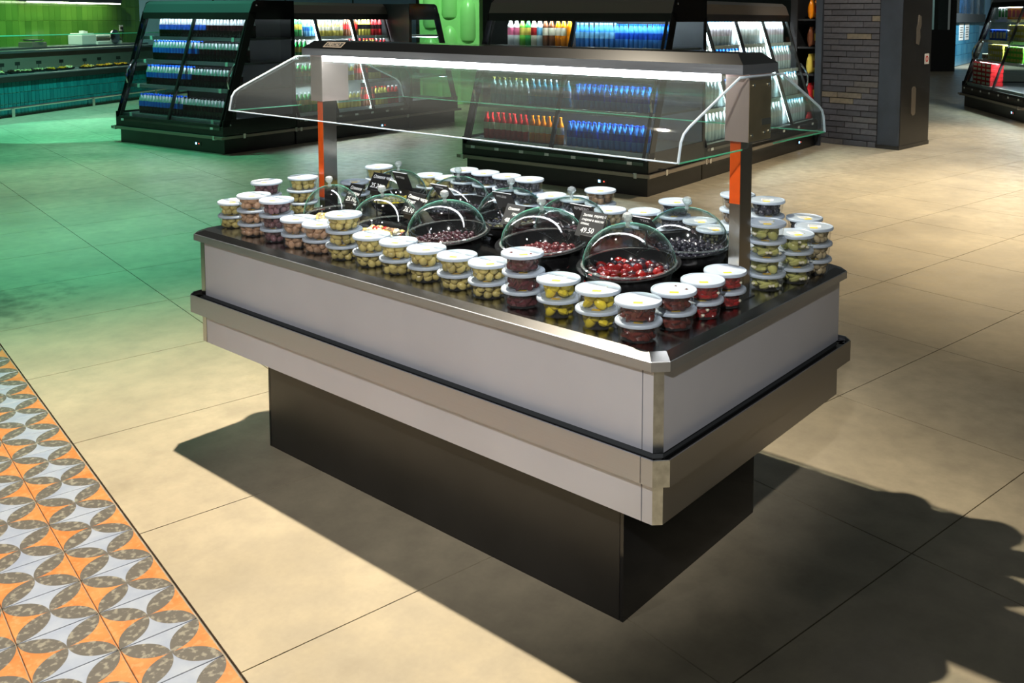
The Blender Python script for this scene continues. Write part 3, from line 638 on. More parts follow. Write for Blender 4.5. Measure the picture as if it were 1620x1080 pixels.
# ------------------------------------------------------------------ price signs
M['chalk'] = plain('chalk_white', S(236, 238, 240), 0.8); M['board'] = plain('chalk_board', (0.012, 0.012, 0.013, 1), 0.28); M['board_grey'] = plain('chalk_board_grey', (0.045, 0.045, 0.047, 1), 0.3)
def sign(x, y, z, w, h, lines, label, yaw=0.0, pitch=0.5, back=False, board='board'):
    s = thing('price_sign', label, 'price sign', (x, y, z), yaw, 'chalk price signs on the counter')
    p = bpy.data.objects.new('board', MB().box(-w/2, w/2, 0, h, -0.0015, 0.0015).mesh('board', board)); COL.objects.link(p); p.parent = s
    p.rotation_euler = (PI/2-pitch, 0, 0)
    MB().box(-w/2, w/2, h, h+0.0014, -0.0016, 0.0016).build('top_edge', 'sticker_white' if back else 'grey_dark', p)
    zf = 0.0018
    for (tx, ty, sz, body) in lines:
        me = text_mesh(body, sz, 'chalk'); t = link('lettering', me, p, (tx, ty, zf))
        t.rotation_euler = (0, 0, random.uniform(-0.05, 0.05))
    MB().box(-0.024, 0.024, -0.006, 0.008, -0.012, 0.006).build('clip', 'black_satin', s)
    m = MB(); m.tube([(0, 0, -0.010), (0.001, 0.004, -0.04), (0.0, 0.006, ZT-z+0.004)], 0.0028, 6); m.build('stem', 'black_satin', s, True)
    m = MB(); m.lathe([(0.0, 0.0), (0.016, 0.0), (0.016, 0.004), (0.004, 0.007), (0.0, 0.007)], 14); m.build('foot', 'black_satin', s, True, (0, 0.006, ZT-z))
    return s
sign(-0.760, -0.065, 0.935, 0.085, 0.085, [(-0.034, 0.062, 0.020, 'Оливки'), (-0.038, 0.042, 0.019, 'гр. черн'), (-0.034, 0.012, 0.026, '25.10'), (0.022, 0.010, 0.012, 'за\n100')], 'black chalk sign reading 25.10 beside the leftmost dome')
sign(-0.660, -0.015, 0.990, 0.105, 0.078, [(-0.044, 0.056, 0.020, 'Оливки черн'), (-0.042, 0.016, 0.028, '25.20')], 'black chalk sign reading 25.20 behind the leftmost dome')
sign(-0.335, -0.120, 0.955, 0.105, 0.088, [(-0.046, 0.066, 0.019, 'Оливки черн'), (-0.046, 0.046, 0.019, 'Гігант'), (-0.044, 0.012, 0.028, '26.10'), (0.026, 0.014, 0.011, 'за\n100')], 'black chalk sign reading 26.10 between tray and purple olive bowl', yaw=-0.08)
sign(-0.545, 0.050, 0.998, 0.085, 0.085, [(-0.030, 0.060, 0.014, 'MY7550')], 'leaning black sign in front of the leftmost back dome', pitch=-0.42, back=True)
sign(-0.280, 0.025, 1.010, 0.090, 0.070, [(-0.028, 0.052, 0.014, '197550')], 'leaning black sign marked 197550 behind purple olive dome', pitch=-0.72, back=True)
sign(0.060, 0.000, 1.012, 0.092, 0.072, [(-0.032, 0.052, 0.014, 'MYL550')], 'leaning black sign on the middle back row bowl', pitch=-0.50, back=True)
sign(0.205, -0.150, 0.998, 0.082, 0.074, [(-0.030, 0.054, 0.014, 'Оливки'), (-0.006, 0.038, 0.015, 'грин'), (-0.030, 0.012, 0.022, '48.50')], 'grey chalk sign reading 48.50 between the two dark bowls', pitch=0.52, board='board_grey')
sign(0.430, -0.020, 1.022, 0.092, 0.066, [(-0.034, 0.046, 0.016, 'ЯРМЕЕС')], 'grey leaning sign behind the 49.50 sign', yaw=-0.05, pitch=-0.45, back=True, board='board_grey')
sign(0.552, -0.170, 1.015, 0.102, 0.082, [(-0.042, 0.064, 0.013, 'Зелен. перец с'), (-0.042, 0.051, 0.012, 'сыром в масле'), (-0.042, 0.038, 0.012, 'оливк.'), (-0.034, 0.012, 0.024, '49.50')], 'grey chalk sign reading 49.50 beside the red pepper dome', yaw=-0.05, pitch=0.48, board='board_grey')
sign(0.655, 0.000, 1.036, 0.082, 0.050, [(-0.005, 0.030, 0.016, '7ZIZ')], 'black leaning sign behind the red pepper dome', pitch=-0.80, back=True)

# ------------------------------------------------------------------ bottles
def gloss(name, c, rough=0.15): return plain(name, c, rough)
BC_ = {k: gloss('bottle_'+k, v) for k, v in {
    'cola': (0.012, 0.007, 0.006, 1), 'blue_label': S(52, 110, 232), 'blue_cap': S(28, 92, 226), 'black': (0.012, 0.012, 0.014, 1), 'dark_label': S(52, 26, 30),
    'blue': S(60, 140, 226), 'blue_deep': S(26, 84, 210), 'water': S(214, 232, 240), 'water_label': S(226, 214, 230), 'white': S(236, 238, 240), 'green': S(56, 168, 84),
    'green_lime': S(120, 206, 70), 'yellow': S(232, 210, 96), 'orange': S(246, 140, 14), 'pink': S(240, 120, 160), 'red': S(206, 42, 46), 'sky': S(120, 190, 236),
    'tan': S(120, 70, 44), 'cream': S(238, 228, 204), 'teal': S(80, 190, 160), 'shoulder_highlight': S(168, 176, 182)}.items()}
BM = {}
NECK = {'cola': 'shoulder_highlight'}  # pale neck colour paints the bright highlights on the cola shoulders
def bottle_mesh(body, label, cap, r, h):
    key = (body, label, cap, r, h)
    if key not in BM:
        m = MB(); k = 10
        m.mat(0).lathe([(0, 0), (r*0.86, 0), (r, h*0.03), (r, h*0.36)], k, closed=True)
        m.mat(1).lathe([(r*1.01, h*0.36), (r*1.01, h*0.62)], k, closed=True)
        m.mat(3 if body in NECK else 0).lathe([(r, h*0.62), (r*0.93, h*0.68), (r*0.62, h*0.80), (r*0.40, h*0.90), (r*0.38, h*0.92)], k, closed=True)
        m.mat(2).lathe([(r*0.46, h*0.92), (r*0.46, h*0.995), (0, h)], k, closed=True)
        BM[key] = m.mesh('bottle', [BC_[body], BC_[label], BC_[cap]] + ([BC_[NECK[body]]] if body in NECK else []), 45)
    return BM[key]
BP = {}
def bottle_parts(body, label, cap, r, h):
    key = (body, label, cap, r, h)
    if key not in BP:
        a = MB().lathe([(0, 0), (r*0.86, 0), (r, h*0.03), (r, h*0.34), (r*0.96, h*0.36), (r*0.96, h*0.62), (r, h*0.64), (r*0.9, h*0.70), (r*0.5, h*0.82), (r*0.36, h*0.92)], 14, closed=True).mesh('bottle', [BC_[body]], 45)
        b_ = MB().lathe([(r*0.99, h*0.36), (r*0.99, h*0.62)], 14, closed=True).mesh('wrap', [BC_[label]], True)
        c = MB().lathe([(r*0.46, h*0.915), (r*0.46, h*0.99), (0, h)], 12, closed=True).mesh('cap', [BC_[cap]], 45)
        BP[key] = (a, b_, c)
    return BP[key]

# ------------------------------------------------------------------ coolers
def ys(z): return max(0.0, (z-0.34)*0.46/1.40)
class Cooler:
    def __init__(s, label, P, ang, w, d, nd, sides=(True, True), scale=1.0, shelves=(0.40, 0.78, 1.11, 1.42), canopy='taupe', lit=True, back='grey_dark', holders=7, name='cooler_cabinet', led='led_cold'):
        s.P = Vector(P); s.ang = ang; s.sc = scale; s.w = w; s.d = d; s.shelves = shelves
        r = s.root = thing(name, label, 'cooler', P, ang, None, scale if scale != 1 else None)
        MB().box(-w+0.02, -0.02, 0.03, d-0.01, 0.0, 0.185).build('plinth', 'black_satin', r)
        MB().box(-w, 0, -0.012, d, 0.20, 0.34).build('base_body', 'black_satin', r)
        rail = MB(); rail.box(-w-0.05, 0.055, -0.062, -0.035, 0.192, 0.226)
        for q, on in ((0, sides[1]), (1, sides[0])):
            if on:
                x = 0.028 if q == 0 else -w-0.055
                rail.box(x, x+0.027, -0.035, d, 0.192, 0.226)
        rl = rail.build('bumper_rail', 'taupe', r)
        for x in (-w+0.01, -0.12): MB().box(x, x+0.035, -0.066, 0.0, 0.183, 0.235).build('rail_bracket', 'chrome', rl)
        if sides[1]:
            for y in (0.25, d-0.06): MB().box(0.0, 0.06, y, y+0.035, 0.183, 0.24).build('rail_bracket', 'chrome', rl)
        c = MB().box(-0.62, -0.47, 0.024, 0.031, 0.075, 0.125).build('control_panel', 'black_gloss', r)
        MB().box(-0.575, -0.552, 0.021, 0.0245, 0.088, 0.112).build('display', 'led_blue', c); MB().box(-0.515, -0.503, 0.021, 0.0245, 0.094, 0.106).build('display', 'led_red', c)
        MB().box(-w+0.04, -0.04, -0.020, -0.012, 0.300, 0.332).build('price_strip', 'steel_dark', r)
        for i in range(holders):
            x = -w+0.12+(w-0.3)*i/max(1, holders-1)*0.98; MB().box(x, x+0.055, -0.024, -0.0195, 0.302, 0.330).build('price_holder', 'white_plastic', r)
        # sloped doors
        for i in range(nd):
            x0 = -w+0.05+(w-0.1)*i/nd; x1 = -w+0.05+(w-0.1)*(i+1)/nd
            y0, z0, y1, z1 = 0.0, 0.34, 0.46, 1.74
            dr = MB().prism([(y0+0.006, z0), (y0+0.014, z0), (y1+0.014, z1), (y1+0.006, z1)], x0+0.016, x1-0.016, 'x').build('door', 'pane', r)
            for xx in (x0, x1-0.018):
                MB().prism([(y0-0.010, z0), (y0+0.022, z0), (y1+0.022, z1), (y1-0.010, z1)], xx, xx+0.018, 'x').build('door_stile', 'black_satin', dr)
            MB().box(x0, x1, y0-0.010, y0+0.022, z0, z0+0.025).build('door_rail', 'black_satin', dr)
            if led == 'led_bright' and nd > 2 and i > 0: MB().prism([(y0+0.030, z0+0.05), (y0+0.042, z0+0.05), (y1+0.020, z1-0.10), (y1+0.008, z1-0.10)], x0-0.016, x0+0.016, 'x').build('lamp_tube', 'led_mullion', r)
            if i in (0, nd-1):
                xh = x0-0.004 if i == 0 else x1+0.004
                m = MB(); m.tube([(xh, ys(z)-0.014-0.055*math.sin(PI*(z-0.80)/0.30), z) for z in (0.80, 0.86, 0.92, 0.98, 1.04, 1.10)], 0.014, 6); m.build('door_handle', 'chrome', dr, True)
        MB().prism([(0.425, 1.735), (0.475, 1.86), (0.53, 1.90), (d, 1.90), (d, 1.75), (0.60, 1.72)], -w, 0, 'x').build('canopy', canopy, r)
        MB().box(-w, 0, 0.425, 0.450, 1.660, 1.745).build('canopy_lip', 'black_satin', r)
        for k, on in ((0, sides[0]), (1, sides[1])):
            xa = (-w-0.012, -w) if k == 0 else (0.0, 0.012)
            if not on: continue
            f = MB(); f.prism([(-0.012, 0.34), (0.085, 0.34), (0.535, 1.74), (0.43, 1.76)], *xa, 'x'); f.prism([(0.43, 1.74), (0.485, 1.88), (0.54, 1.905), (d, 1.905), (d, 1.66), (0.51, 1.66)], *xa, 'x')
            f.box(*xa, -0.012, d, 0.20, 0.42); f.box(*xa, d-0.05, d, 0.34, 1.70)
            fr = f.build('side_frame', 'black_gloss', r)
            MB().prism([(0.09, 0.42), (d-0.05, 0.42), (d-0.05, 1.66), (0.51, 1.66)], xa[0]+0.004, xa[0]+0.009, 'x').build('side_pane', 'pane', fr)
            for (yy, zz) in ((0.53, 1.84), (0.10, 0.36)):
                bo = MB().lathe([(0.012, 0), (0.012, 0.004), (0.0, 0.006)], 10).build('bolt', 'chrome', fr, True); bo.rotation_euler = (0, PI/2 if k else -PI/2, 0); bo.location = (xa[1] if k else xa[0], yy, zz)
        MB().box(-w, 0, d-0.03, d, 0.34, 1.75).build('back_panel', back, r)
        for z in shelves:
            y0 = ys(z)+0.05
            sh = MB().box(-w+0.03, -0.03, y0, d-0.04, z-0.022, z).build('shelf', 'grey_dark', r)
            e = MB().box(-w+0.03, -0.03, y0-0.012, y0, z-0.040, z+0.004).build('shelf_edge', 'white_plastic' if lit else 'steel_x', sh)
            for i in range(3 if not lit else 5):
                x = -w+0.2+(w-0.5)*i/(2 if not lit else 4); MB().box(x, x+0.05, y0-0.018, y0-0.011, z-0.044, z+0.008).build('price_holder', 'white_plastic', sh)
            if z > shelves[0]: MB().box(-w+0.08, -0.08, y0+0.01, y0+0.03, z-0.036, z-0.026).build('lamp_tube', led if lit else 'led_under', sh)
        MB().box(-w+0.08, -0.08, 0.452, 0.470, 1.685, 1.70).build('lamp_tube', led if lit else 'led_dim', r)
    def at(s, x, y, z):
        c, n = math.cos(s.ang), math.sin(s.ang); x, y, z = x*s.sc, y*s.sc, z*s.sc
        return (s.P.x+x*c-y*n, s.P.y+x*n+y*c, s.P.z+z)
    def fill(s, k, x0, x1, pitch, spec, label, depth=0.105, jit=0.004, group=None, parts=False, name='bottle', rows=1):
        z = s.shelves[k]; y = ys(z)+0.05+depth; body, lab, cap, r, h = spec
        n = max(1, int(round((x1-x0)/pitch)))
        for row in range(rows):
            for i in range(n):
                loc = s.at(x0+(i+0.5)*(x1-x0)/n+random.uniform(-jit, jit), y+row*pitch*1.05+random.uniform(-jit, jit), z+0.001)
                if parts:
                    a, b_, c = bottle_parts(*spec); o = link(name, a, None, loc, s.ang+random.random()); link('wrap', b_, o); link('cap', c, o)
                else: o = link(name, bottle_mesh(*spec), None, loc, s.ang+random.random())
                if s.sc != 1: o.scale = (s.sc,)*3
                o.name = name; tag(o, label + (', %s from left' % ORD[i] if n > 1 else '') + (', rear row' if row else ''), 'bottle', group or label)
SHN = ['bottom shelf', 'second lowest shelf', 'second highest shelf', 'top shelf']
def isl(P, ang, x, y): return (P[0]+x*math.cos(ang)-y*math.sin(ang), P[1]+x*math.sin(ang)+y*math.cos(ang), 0)
# left island
PA_ = (-8.244, 3.722, 0); AA = 0.12
ca = Cooler('black end cooler of dark soda bottles under green light, left', PA_, AA, 2.20, 1.13, 2, lit=False, canopy='grey_dark', holders=2, back='black_matt')
for k in range(4):
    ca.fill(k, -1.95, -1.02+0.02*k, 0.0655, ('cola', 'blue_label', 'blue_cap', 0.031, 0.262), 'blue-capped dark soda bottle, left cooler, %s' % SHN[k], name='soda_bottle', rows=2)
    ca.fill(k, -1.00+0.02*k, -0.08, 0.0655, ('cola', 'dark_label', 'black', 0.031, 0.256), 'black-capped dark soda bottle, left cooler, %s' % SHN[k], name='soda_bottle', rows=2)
cr = Cooler('long side cooler of bright juice bottles behind the left soda cooler', isl(PA_, AA, 0, 1.13+2.2), AA+PI/2, 2.19, 1.05, 3, (False, False), canopy='taupe', back='white_paint', led='led_bright')
for k in range(4):
    cr.fill(k, -2.12, -1.62, 0.075, ('green', 'yellow', 'white', 0.034, 0.27), 'green bottle with yellow label, left side cooler, %s' % SHN[k], name='juice_bottle')
    cr.fill(k, -1.60, -1.38, 0.072, ('sky', 'blue', 'white', 0.033, 0.22), 'pale blue bottle, left side cooler, %s' % SHN[k], name='juice_bottle')
    cr.fill(k, -1.34, -0.86, 0.072, ('yellow', 'cream', 'white', 0.033, 0.22), 'yellow juice bottle, left side cooler, %s' % SHN[k], name='juice_bottle')
    cr.fill(k, -0.84, -0.56, 0.070, ('tan', 'red', 'red', 0.033, 0.27), 'brown tea bottle with red label, left side cooler, %s' % SHN[k], name='juice_bottle')
    cr.fill(k, -0.55, -0.30, 0.070, ('yellow', 'black', 'red', 0.033, 0.27), 'yellow bottle with black label, left side cooler, %s' % SHN[k], name='juice_bottle')
    cr.fill(k, -0.29, -0.06, 0.070, ('red', 'dark_label', 'white', 0.033, 0.27), 'red bottle with dark label, left side cooler, %s' % SHN[k], name='juice_bottle')
# far end of the left island: the mirrored end cabinet, seen from the side
e = isl(PA_, AA, -2.2, 1.13+2.2+1.12)
cf = Cooler('black far end cooler with slanted glass beside the green column', e, AA+PI, 2.2, 1.11, 2, canopy='grey_dark', lit=False, holders=2)
# middle island
PM = (-2.662, 4.80, 0); AM = 0.08
cm = Cooler('black end cooler of soft drinks behind the counter canopy, middle', PM, AM, 2.30, 1.16, 2, back='graphite', shelves=(0.40, 0.77, 1.10, 1.395))
specs = [('white', 'pink', 'white'), ('white', 'pink', 'pink'), ('green_lime', 'yellow', 'green'), ('green', 'yellow', 'green'), ('cream', 'red', 'red'), ('water', 'sky', 'red'), ('tan', 'cream', 'white'), ('tan', 'cream', 'white'), ('orange', 'cream', 'white'), ('orange', 'cream', 'white'), ('orange', 'orange', 'orange')]
nm = ['clear bottle with pink label, leftmost', 'pink bottle, second from left', 'lime green bottle with yellow label', 'dark green bottle with yellow label', 'pale bottle with red label', 'clear bottle with sky blue label', 'brown bottle with cream label, left one', 'brown bottle with cream label, right one', 'orange drink bottle, left of pair', 'orange drink bottle, right of pair', 'orange drink bottle past the door bar']
for i, sp in enumerate(specs):
    x = -2.08+i*0.0795; cm.fill(3, x, x+0.07, 0.07, sp+(0.0365, 0.31), nm[i]+', top shelf of middle cooler', parts=True, group='coloured bottles on the top shelf of the middle cooler')
cm.fill(3, -1.18, -0.70, 0.0575, ('blue', 'sky', 'sky', 0.027, 0.25), 'light blue water bottle, middle cooler, top shelf', name='water_bottle', rows=2)
cm.fill(3, -0.69, -0.08, 0.0575, ('blue', 'blue_deep', 'blue_cap', 0.027, 0.24), 'deep blue water bottle, middle cooler, top shelf', name='water_bottle', rows=2)
for k in (0, 1, 2):
    if k == 0:
        cm.fill(k, -2.16, -1.55, 0.078, ('red', 'cream', 'red', 0.036, 0.28), 'red juice bottle, middle cooler, %s' % SHN[k])
        cm.fill(k, -1.54, -1.10, 0.078, ('orange', 'cream', 'orange', 0.036, 0.28), 'orange juice bottle, middle cooler, %s' % SHN[k])
    else:
        cm.fill(k, -2.16, -1.64, 0.078, ('water', 'white', 'red' if k == 2 else 'yellow', 0.036, 0.28), 'clear bottle with coloured cap, middle cooler, %s' % SHN[k])
        cm.fill(k, -1.63, -1.10, 0.078, ('sky', 'water_label', 'white', 0.036, 0.28), 'pale blue bottle with white cap, middle cooler, %s' % SHN[k])
    cm.fill(k, -1.06, -0.10, 0.062, ('blue', 'blue_deep', 'blue_cap', 0.029, 0.25), 'blue water bottle, middle cooler, %s' % SHN[k], name='water_bottle', rows=2)
LR = 3.35
cw = Cooler('long bright side cooler of clear water bottles, middle island', isl(PM, AM, 0, 1.16+LR), AM+PI/2, LR-0.01, 1.05, 4, (False, False), canopy='taupe', back='white_paint', led='led_bright', shelves=(0.36, 0.70, 1.04, 1.38))
for k in range(4):
    for q, cap in enumerate(('white', 'blue_cap', 'white', 'sky')):
        x0 = -LR+0.08+q*(LR-0.16)/4; cw.fill(k, x0, x0+(LR-0.18)/4, 0.093, ('water', 'water_label' if q % 2 else 'white', cap, 0.043, 0.30), '%s capped large water bottle, %s door, %s' % ({'white': 'white', 'blue_cap': 'blue', 'sky': 'pale blue'}[cap], ORD[q], SHN[k]), name='water_bottle')
def pack_mesh(name, w, d, h, m0, m1):
    m = MB(); m.mat(0).box(-w/2, w/2, -d/2, d/2, 0, h, min(0.012, h*0.2)); m.mat(1).box(-w*0.36, w*0.36, -d/2-0.002, -d/2, h*0.2, h*0.75); return m.mesh(name, [BC_[m0], BC_[m1]])
MB().box(0.0, 0.06, -0.04, 0.05, 0, 2.15).build('end_post', 'graphite', cw.root)
# snack rack in the gap before the brick pillar
rk = thing('snack_rack', 'dark shelving rack of snack packs beside the brick pillar', 'rack', isl(PM, AM, -0.13, 6.02), AM+PI/2)
MB().box(-1.35, 0, 0.30, 0.34, 0, 2.1).build('back_panel', 'black_matt', rk)
for x, y0 in ((-1.35, 0.24), (-0.03, 0.0)): MB().box(x, x+0.03, y0, 0.30, 0, 2.1).build('upright', 'black_matt', rk)
RZ = (0.15, 0.55, 0.95, 1.32, 1.70)
for z in RZ: MB().box(-1.32, -0.03, 0.0, 0.30, z-0.025, z).build('shelf', 'black_matt', rk)
def pouch_mesh(name, w, d, h, m0, m1):
    m = MB(); R = []
    for t, k, q in ((0.0, 0.25, 0.94), (0.10, 0.75, 0.97), (0.35, 1.0, 1.0), (0.62, 0.92, 0.99), (0.84, 0.5, 0.97), (0.92, 0.07, 0.98), (1.0, 0.05, 0.98)):
        R.append([(w/2*q*math.cos(a)*(1 if abs(math.cos(a)) > 0.9 else 1.0), d/2*k*math.sin(a), h*t) for a in [2*PI*i/12 for i in range(12)]])
    m.mat(0).loft(R); f = lambda t, s_: [(w*0.3*c, -d/2*s_*0.985-0.003, h*t) for c in (-1, 1)]
    m.mat(1).add(f(0.30, 0.97)+f(0.66, 0.93)[::-1], [(0, 1, 2, 3)]); return m.mesh(name, [BC_[m0], BC_[m1]], 60)
pk = [pouch_mesh('snack_pack', 0.17, 0.12, 0.27, a, b_) for a, b_ in (('red', 'cream'), ('red', 'yellow'), ('yellow', 'tan'), ('tan', 'yellow'), ('orange', 'red'))]
pn = ['red', 'red and yellow', 'yellow', 'brown', 'orange']
for k, z in enumerate(RZ):
    for i in range(6):
        c, n_ = math.cos(AM+PI/2), math.sin(AM+PI/2); lx, ly = -1.2+0.20*i, 0.09; P = rk.location
        o = link('snack_pack', pk[k], None, (P.x+lx*c-ly*n_, P.y+lx*n_+ly*c, z+0.001), AM+PI/2+random.uniform(-0.1, 0.1)); tag(o, '%s snack pack, %s shelf up, %s from left, beside brick pillar' % (pn[k], ORD[k], ORD[i]), 'snack pack', 'snack packs, shelf %d' % (k+1))

# ------------------------------------------------------------------ brick pillar and black column
def frame_pts(a, b_):
    a = Vector((a[0], a[1], 0)); b_ = Vector((b_[0], b_[1], 0)); d = (b_-a); return a, math.atan2(d.y, d.x), d.length
A_, ang_, len_ = frame_pts((-3.221, 9.639), (-2.300, 9.588))
pil = structure(bpy.data.objects.new('wall_pillar', None)); COL.objects.link(pil); pil.location = A_; pil.rotation_euler = (0, 0, ang_)
MB().box(0.01, len_-0.01, 0.02, 0.9, 0, 3.2).build('mortar_core', 'mortar', pil)
BLn, BH = 0.345, 0.0795
bk = {}
def brick(x0, x1, k, proud=0.0):
    key = (round(x1-x0, 3), proud > 0)
    if key not in bk: bk[key] = MB().box(0, x1-x0-0.011, -proud, 0.11, 0, BH-0.011).mesh('brick', 'brick')
    link('brick', bk[key], pil, (x0, random.uniform(-0.004, 0.003), k*BH+0.004))
for k in range(30):
    off = (k % 3)*0.115 - 0.23; x = off
    while x < len_:
        x0, x1 = max(0, x), min(len_, x+BLn)
        if x1-x0 > 0.05: brick(x0, x1, k, 0.03 if k == 0 else 0)
        x += BLn
A2, ang2, len2 = frame_pts((-2.300, 9.585), (-2.000, 9.560))
colm = thing('clad_column', 'tall black metal clad column beside the brick pillar', 'column', A2, ang2)
w2 = len2; d2 = 0.90
MB().box(0.0, w2, 0.0, d2, 0, 3.2).build('cladding', 'graphite', colm)
MB().box(w2-0.02, w2+0.004, 0.02, d2, 0.04, 3.2).build('side_door', 'black_satin', colm)
MB().box(-0.004, w2+0.012, -0.012, d2+0.01, 0, 0.05).build('base_strip', 'black_satin', colm)
m = MB().prism([(0.42, 1.38), (0.50, 1.36), (0.54, 1.46), (0.52, 1.56), (0.56, 1.62), (0.55, 1.74), (0.48, 1.76), (0.46, 1.66), (0.42, 1.58)], w2+0.004, w2+0.010, 'x').build('lock_plate', 'taupe', colm)
m = MB().prism([(0.33, 0.46), (0.36, 0.43), (0.42, 0.43), (0.45, 0.46), (0.45, 0.78), (0.42, 0.81), (0.36, 0.81), (0.33, 0.78)], w2+0.004, w2+0.012, 'x').build('handle_plate', 'taupe', colm)
st = MB().box(w2+0.0045, w2+0.007, 0.70, 0.84, 1.10, 1.24).build('sticker', 'sticker_white', colm)
m = MB(); m.mat(0).lathe([(0.030, 0.0), (0.042, 0.0), (0.042, 0.002), (0.030, 0.002), (0.030, 0.0)], 16, closed=True); m.box(-0.034, 0.034, -0.004, 0.004, 0.0, 0.002)
so = m.build('no_smoking_mark', [BC_['red']], st); so.rotation_euler = (0.7, 0, 0); so.rotation_euler = (0, PI/2, 0); so.location = (w2+0.007, 0.77, 1.17)

# ------------------------------------------------------------------ far right cooler, wall and door
RA = Vector((-3.334, 16.715, 0)); RB = Vector((-1.672, 14.240, 0)); dr_ = (RB-RA); ra = math.atan2(dr_.y, dr_.x)
RS = 1.17; RW = 2.75
rp = RA + dr_.normalized()*RW*RS
c3 = Cooler('black cooler of packed groceries at the far right', (rp.x, rp.y, 0), ra, RW, 1.1, 2, scale=RS, canopy='grey_dark', back='white_paint', led='led_bright', shelves=(0.40, 0.80, 1.12, 1.46))
pk2 = {'red box': pack_mesh('food_box', 0.20, 0.2, 0.07, 'red', 'cream'), 'yellow box': pack_mesh('food_box', 0.105, 0.12, 0.085, 'yellow', 'cream'), 'orange pack': pack_mesh('food_pack', 0.17, 0.12, 0.20, 'orange', 'red'),
       'green box': pack_mesh('food_box', 0.12, 0.12, 0.08, 'green_lime', 'yellow'), 'dark blue pack': pack_mesh('food_pack', 0.14, 0.12, 0.18, 'blue_deep', 'cream'), 'white green pack': pack_mesh('food_pack', 0.14, 0.12, 0.20, 'white', 'green'), 'cream cup': pack_mesh('food_cup', 0.09, 0.09, 0.10, 'cream', 'tan')}
def grid(c, k, x0, n, px, rows, pz, key, label, row_d=0.10):
    z = c.shelves[k]; y = ys(z)+0.05+row_d
    for j in range(rows):
        for i in range(n):
            o = link('food_pack', pk2[key], None, c.at(x0+i*px, y, z+j*pz+0.001), c.ang+random.uniform(-0.06, 0.06)); o.scale = (c.sc,)*3; tag(o, '%s, %s level, %s from left' % (label, ORD[j], ORD[i]), key.split()[-1], label)
grid(c3, 0, -2.50, 4, 0.21, 5, 0.071, 'red box', 'flat red box in stacks at bottom of far right cooler', 0.14)
grid(c3, 1, -2.58, 3, 0.10, 1, 0.1, 'cream cup', 'small cream cup on third shelf of far right cooler')
grid(c3, 1, -2.26, 6, 0.11, 3, 0.087, 'yellow box', 'yellow box stacked on third shelf of far right cooler')
grid(c3, 1, -1.50, 6, 0.125, 3, 0.082, 'green box', 'green and yellow box stacked in far right cooler')
grid(c3, 2, -2.50, 5, 0.15, 1, 0.1, 'dark blue pack', 'dark blue pack leaning on second shelf of far right cooler')
grid(c3, 2, -1.72, 7, 0.11, 3, 0.087, 'yellow box', 'yellow box stacked on second shelf of far right cooler')
grid(c3, 3, -2.46, 3, 0.15, 1, 0.1, 'white green pack', 'white and green pack on top shelf of far right cooler')
grid(c3, 3, -2.02, 9, 0.18, 1, 0.1, 'orange pack', 'orange pack on top shelf of far right cooler')

def wall_at(name, a, b_, h, mat, th=0.15, z0=0.0):
    A, an, L = frame_pts(a, b_); o = structure(MB().box(0, L, 0.0, th, z0, h).build(name, mat)); o.location = A; o.rotation_euler = (0, 0, an); return o, L
M['wall_dark'] = plain('dark_wall', S(40, 52, 48), 0.6, vary=0.1); M['wall_blue'] = plain('pale_blue_wall', S(130, 176, 206), 0.5)
wb, Lb = wall_at('wall_back', (-20.6, 8.6), (-8.9, 33.4), 4.6, 'wall_dark')
wr, Lr = wall_at('wall_right', (-8.318, 32.42), (-9.6, 41.5), 4.6, 'wall_blue')
wr2, _ = wall_at('wall_far', (-9.6, 41.5), (16, 41.0), 4.6, 'wall_dark')
# blue tiles of the right wall
A, an, L = frame_pts((-8.318, 32.42), (-9.6, 41.5))
tb = MB().box(0.006, 0.414, -0.02, 0.0, 0.006, 0.384).mesh('tile', 'tile_blue')
for i in range(14):
    for j in range(4): link('tile', tb, wr, (i*0.42+0.02, 0, 0.02+j*0.39))
structure(wr)
wp = MB().box(0.0, 7.0, -0.10, 0.02, 1.62, 1.95).build('window_sill', 'grey_dark', wr)
win = structure(bpy.data.objects.new('window_1', None)); COL.objects.link(win); win.location = A; win.rotation_euler = (0, 0, an)
M['screen_blue'] = plain('blue_window_goods', S(70, 110, 170), 0.4, vary=0.6, scale=3.0)  # mottled blue sheet standing for the blue bottles behind the window
MB().box(0, 7, -0.06, -0.03, 1.95, 3.4).build('pane', 'pane', win)
MB().box(0, 7, -0.015, -0.005, 1.95, 3.4).build('backing', 'screen_blue', win)
for x in (0.0, 1.7, 3.4, 5.1): MB().box(x, x+0.09, -0.10, -0.02, 1.95, 3.4).build('mullion', 'chrome', win)
for i, (x, t) in enumerate(((0.75, 'left'), (2.1, 'right'))):
    p = MB().box(0, 0.95, -0.03, -0.022, 0, 0.62).build('notice', 'sticker_white'); tag(p, 'white paper notice on the blue tiles, %s one of two' % t, 'notice', 'notices on the blue tiles'); p.location = A+Vector((math.cos(an)*x, math.sin(an)*x, 0.95)); p.rotation_euler = (0, 0, an)
    for k in range(5): MB().box(0.12, 0.82-0.1*(k % 2), -0.034, -0.0295, 0.1+k*0.09, 0.13+k*0.09).build('text_line', 'taupe', p)
dv = Vector((-7.372, 29.406, 0))-Vector((-7.879, 28.930, 0))
A, an, L = frame_pts((-8.20, 28.63), (-7.372, 29.406))
dp = structure(bpy.data.objects.new('door_1', None)); COL.objects.link(dp); dp.location = A; dp.rotation_euler = (0, 0, an)
MB().box(0.0, L, 0, 0.12, 0, 1.38).build('door_leaf', 'black_matt', dp); MB().box(L-0.16, L, 0, 0.12, 1.38, 3.4).build('door_jamb', 'black_matt', dp)
MB().box(0.02, L-0.16, 0.05, 0.07, 1.38, 3.3).build('pane', 'pane', dp); MB().box(0.40, 0.52, 0.02, 0.06, 1.38, 3.3).build('mullion', 'wall_dark', dp)

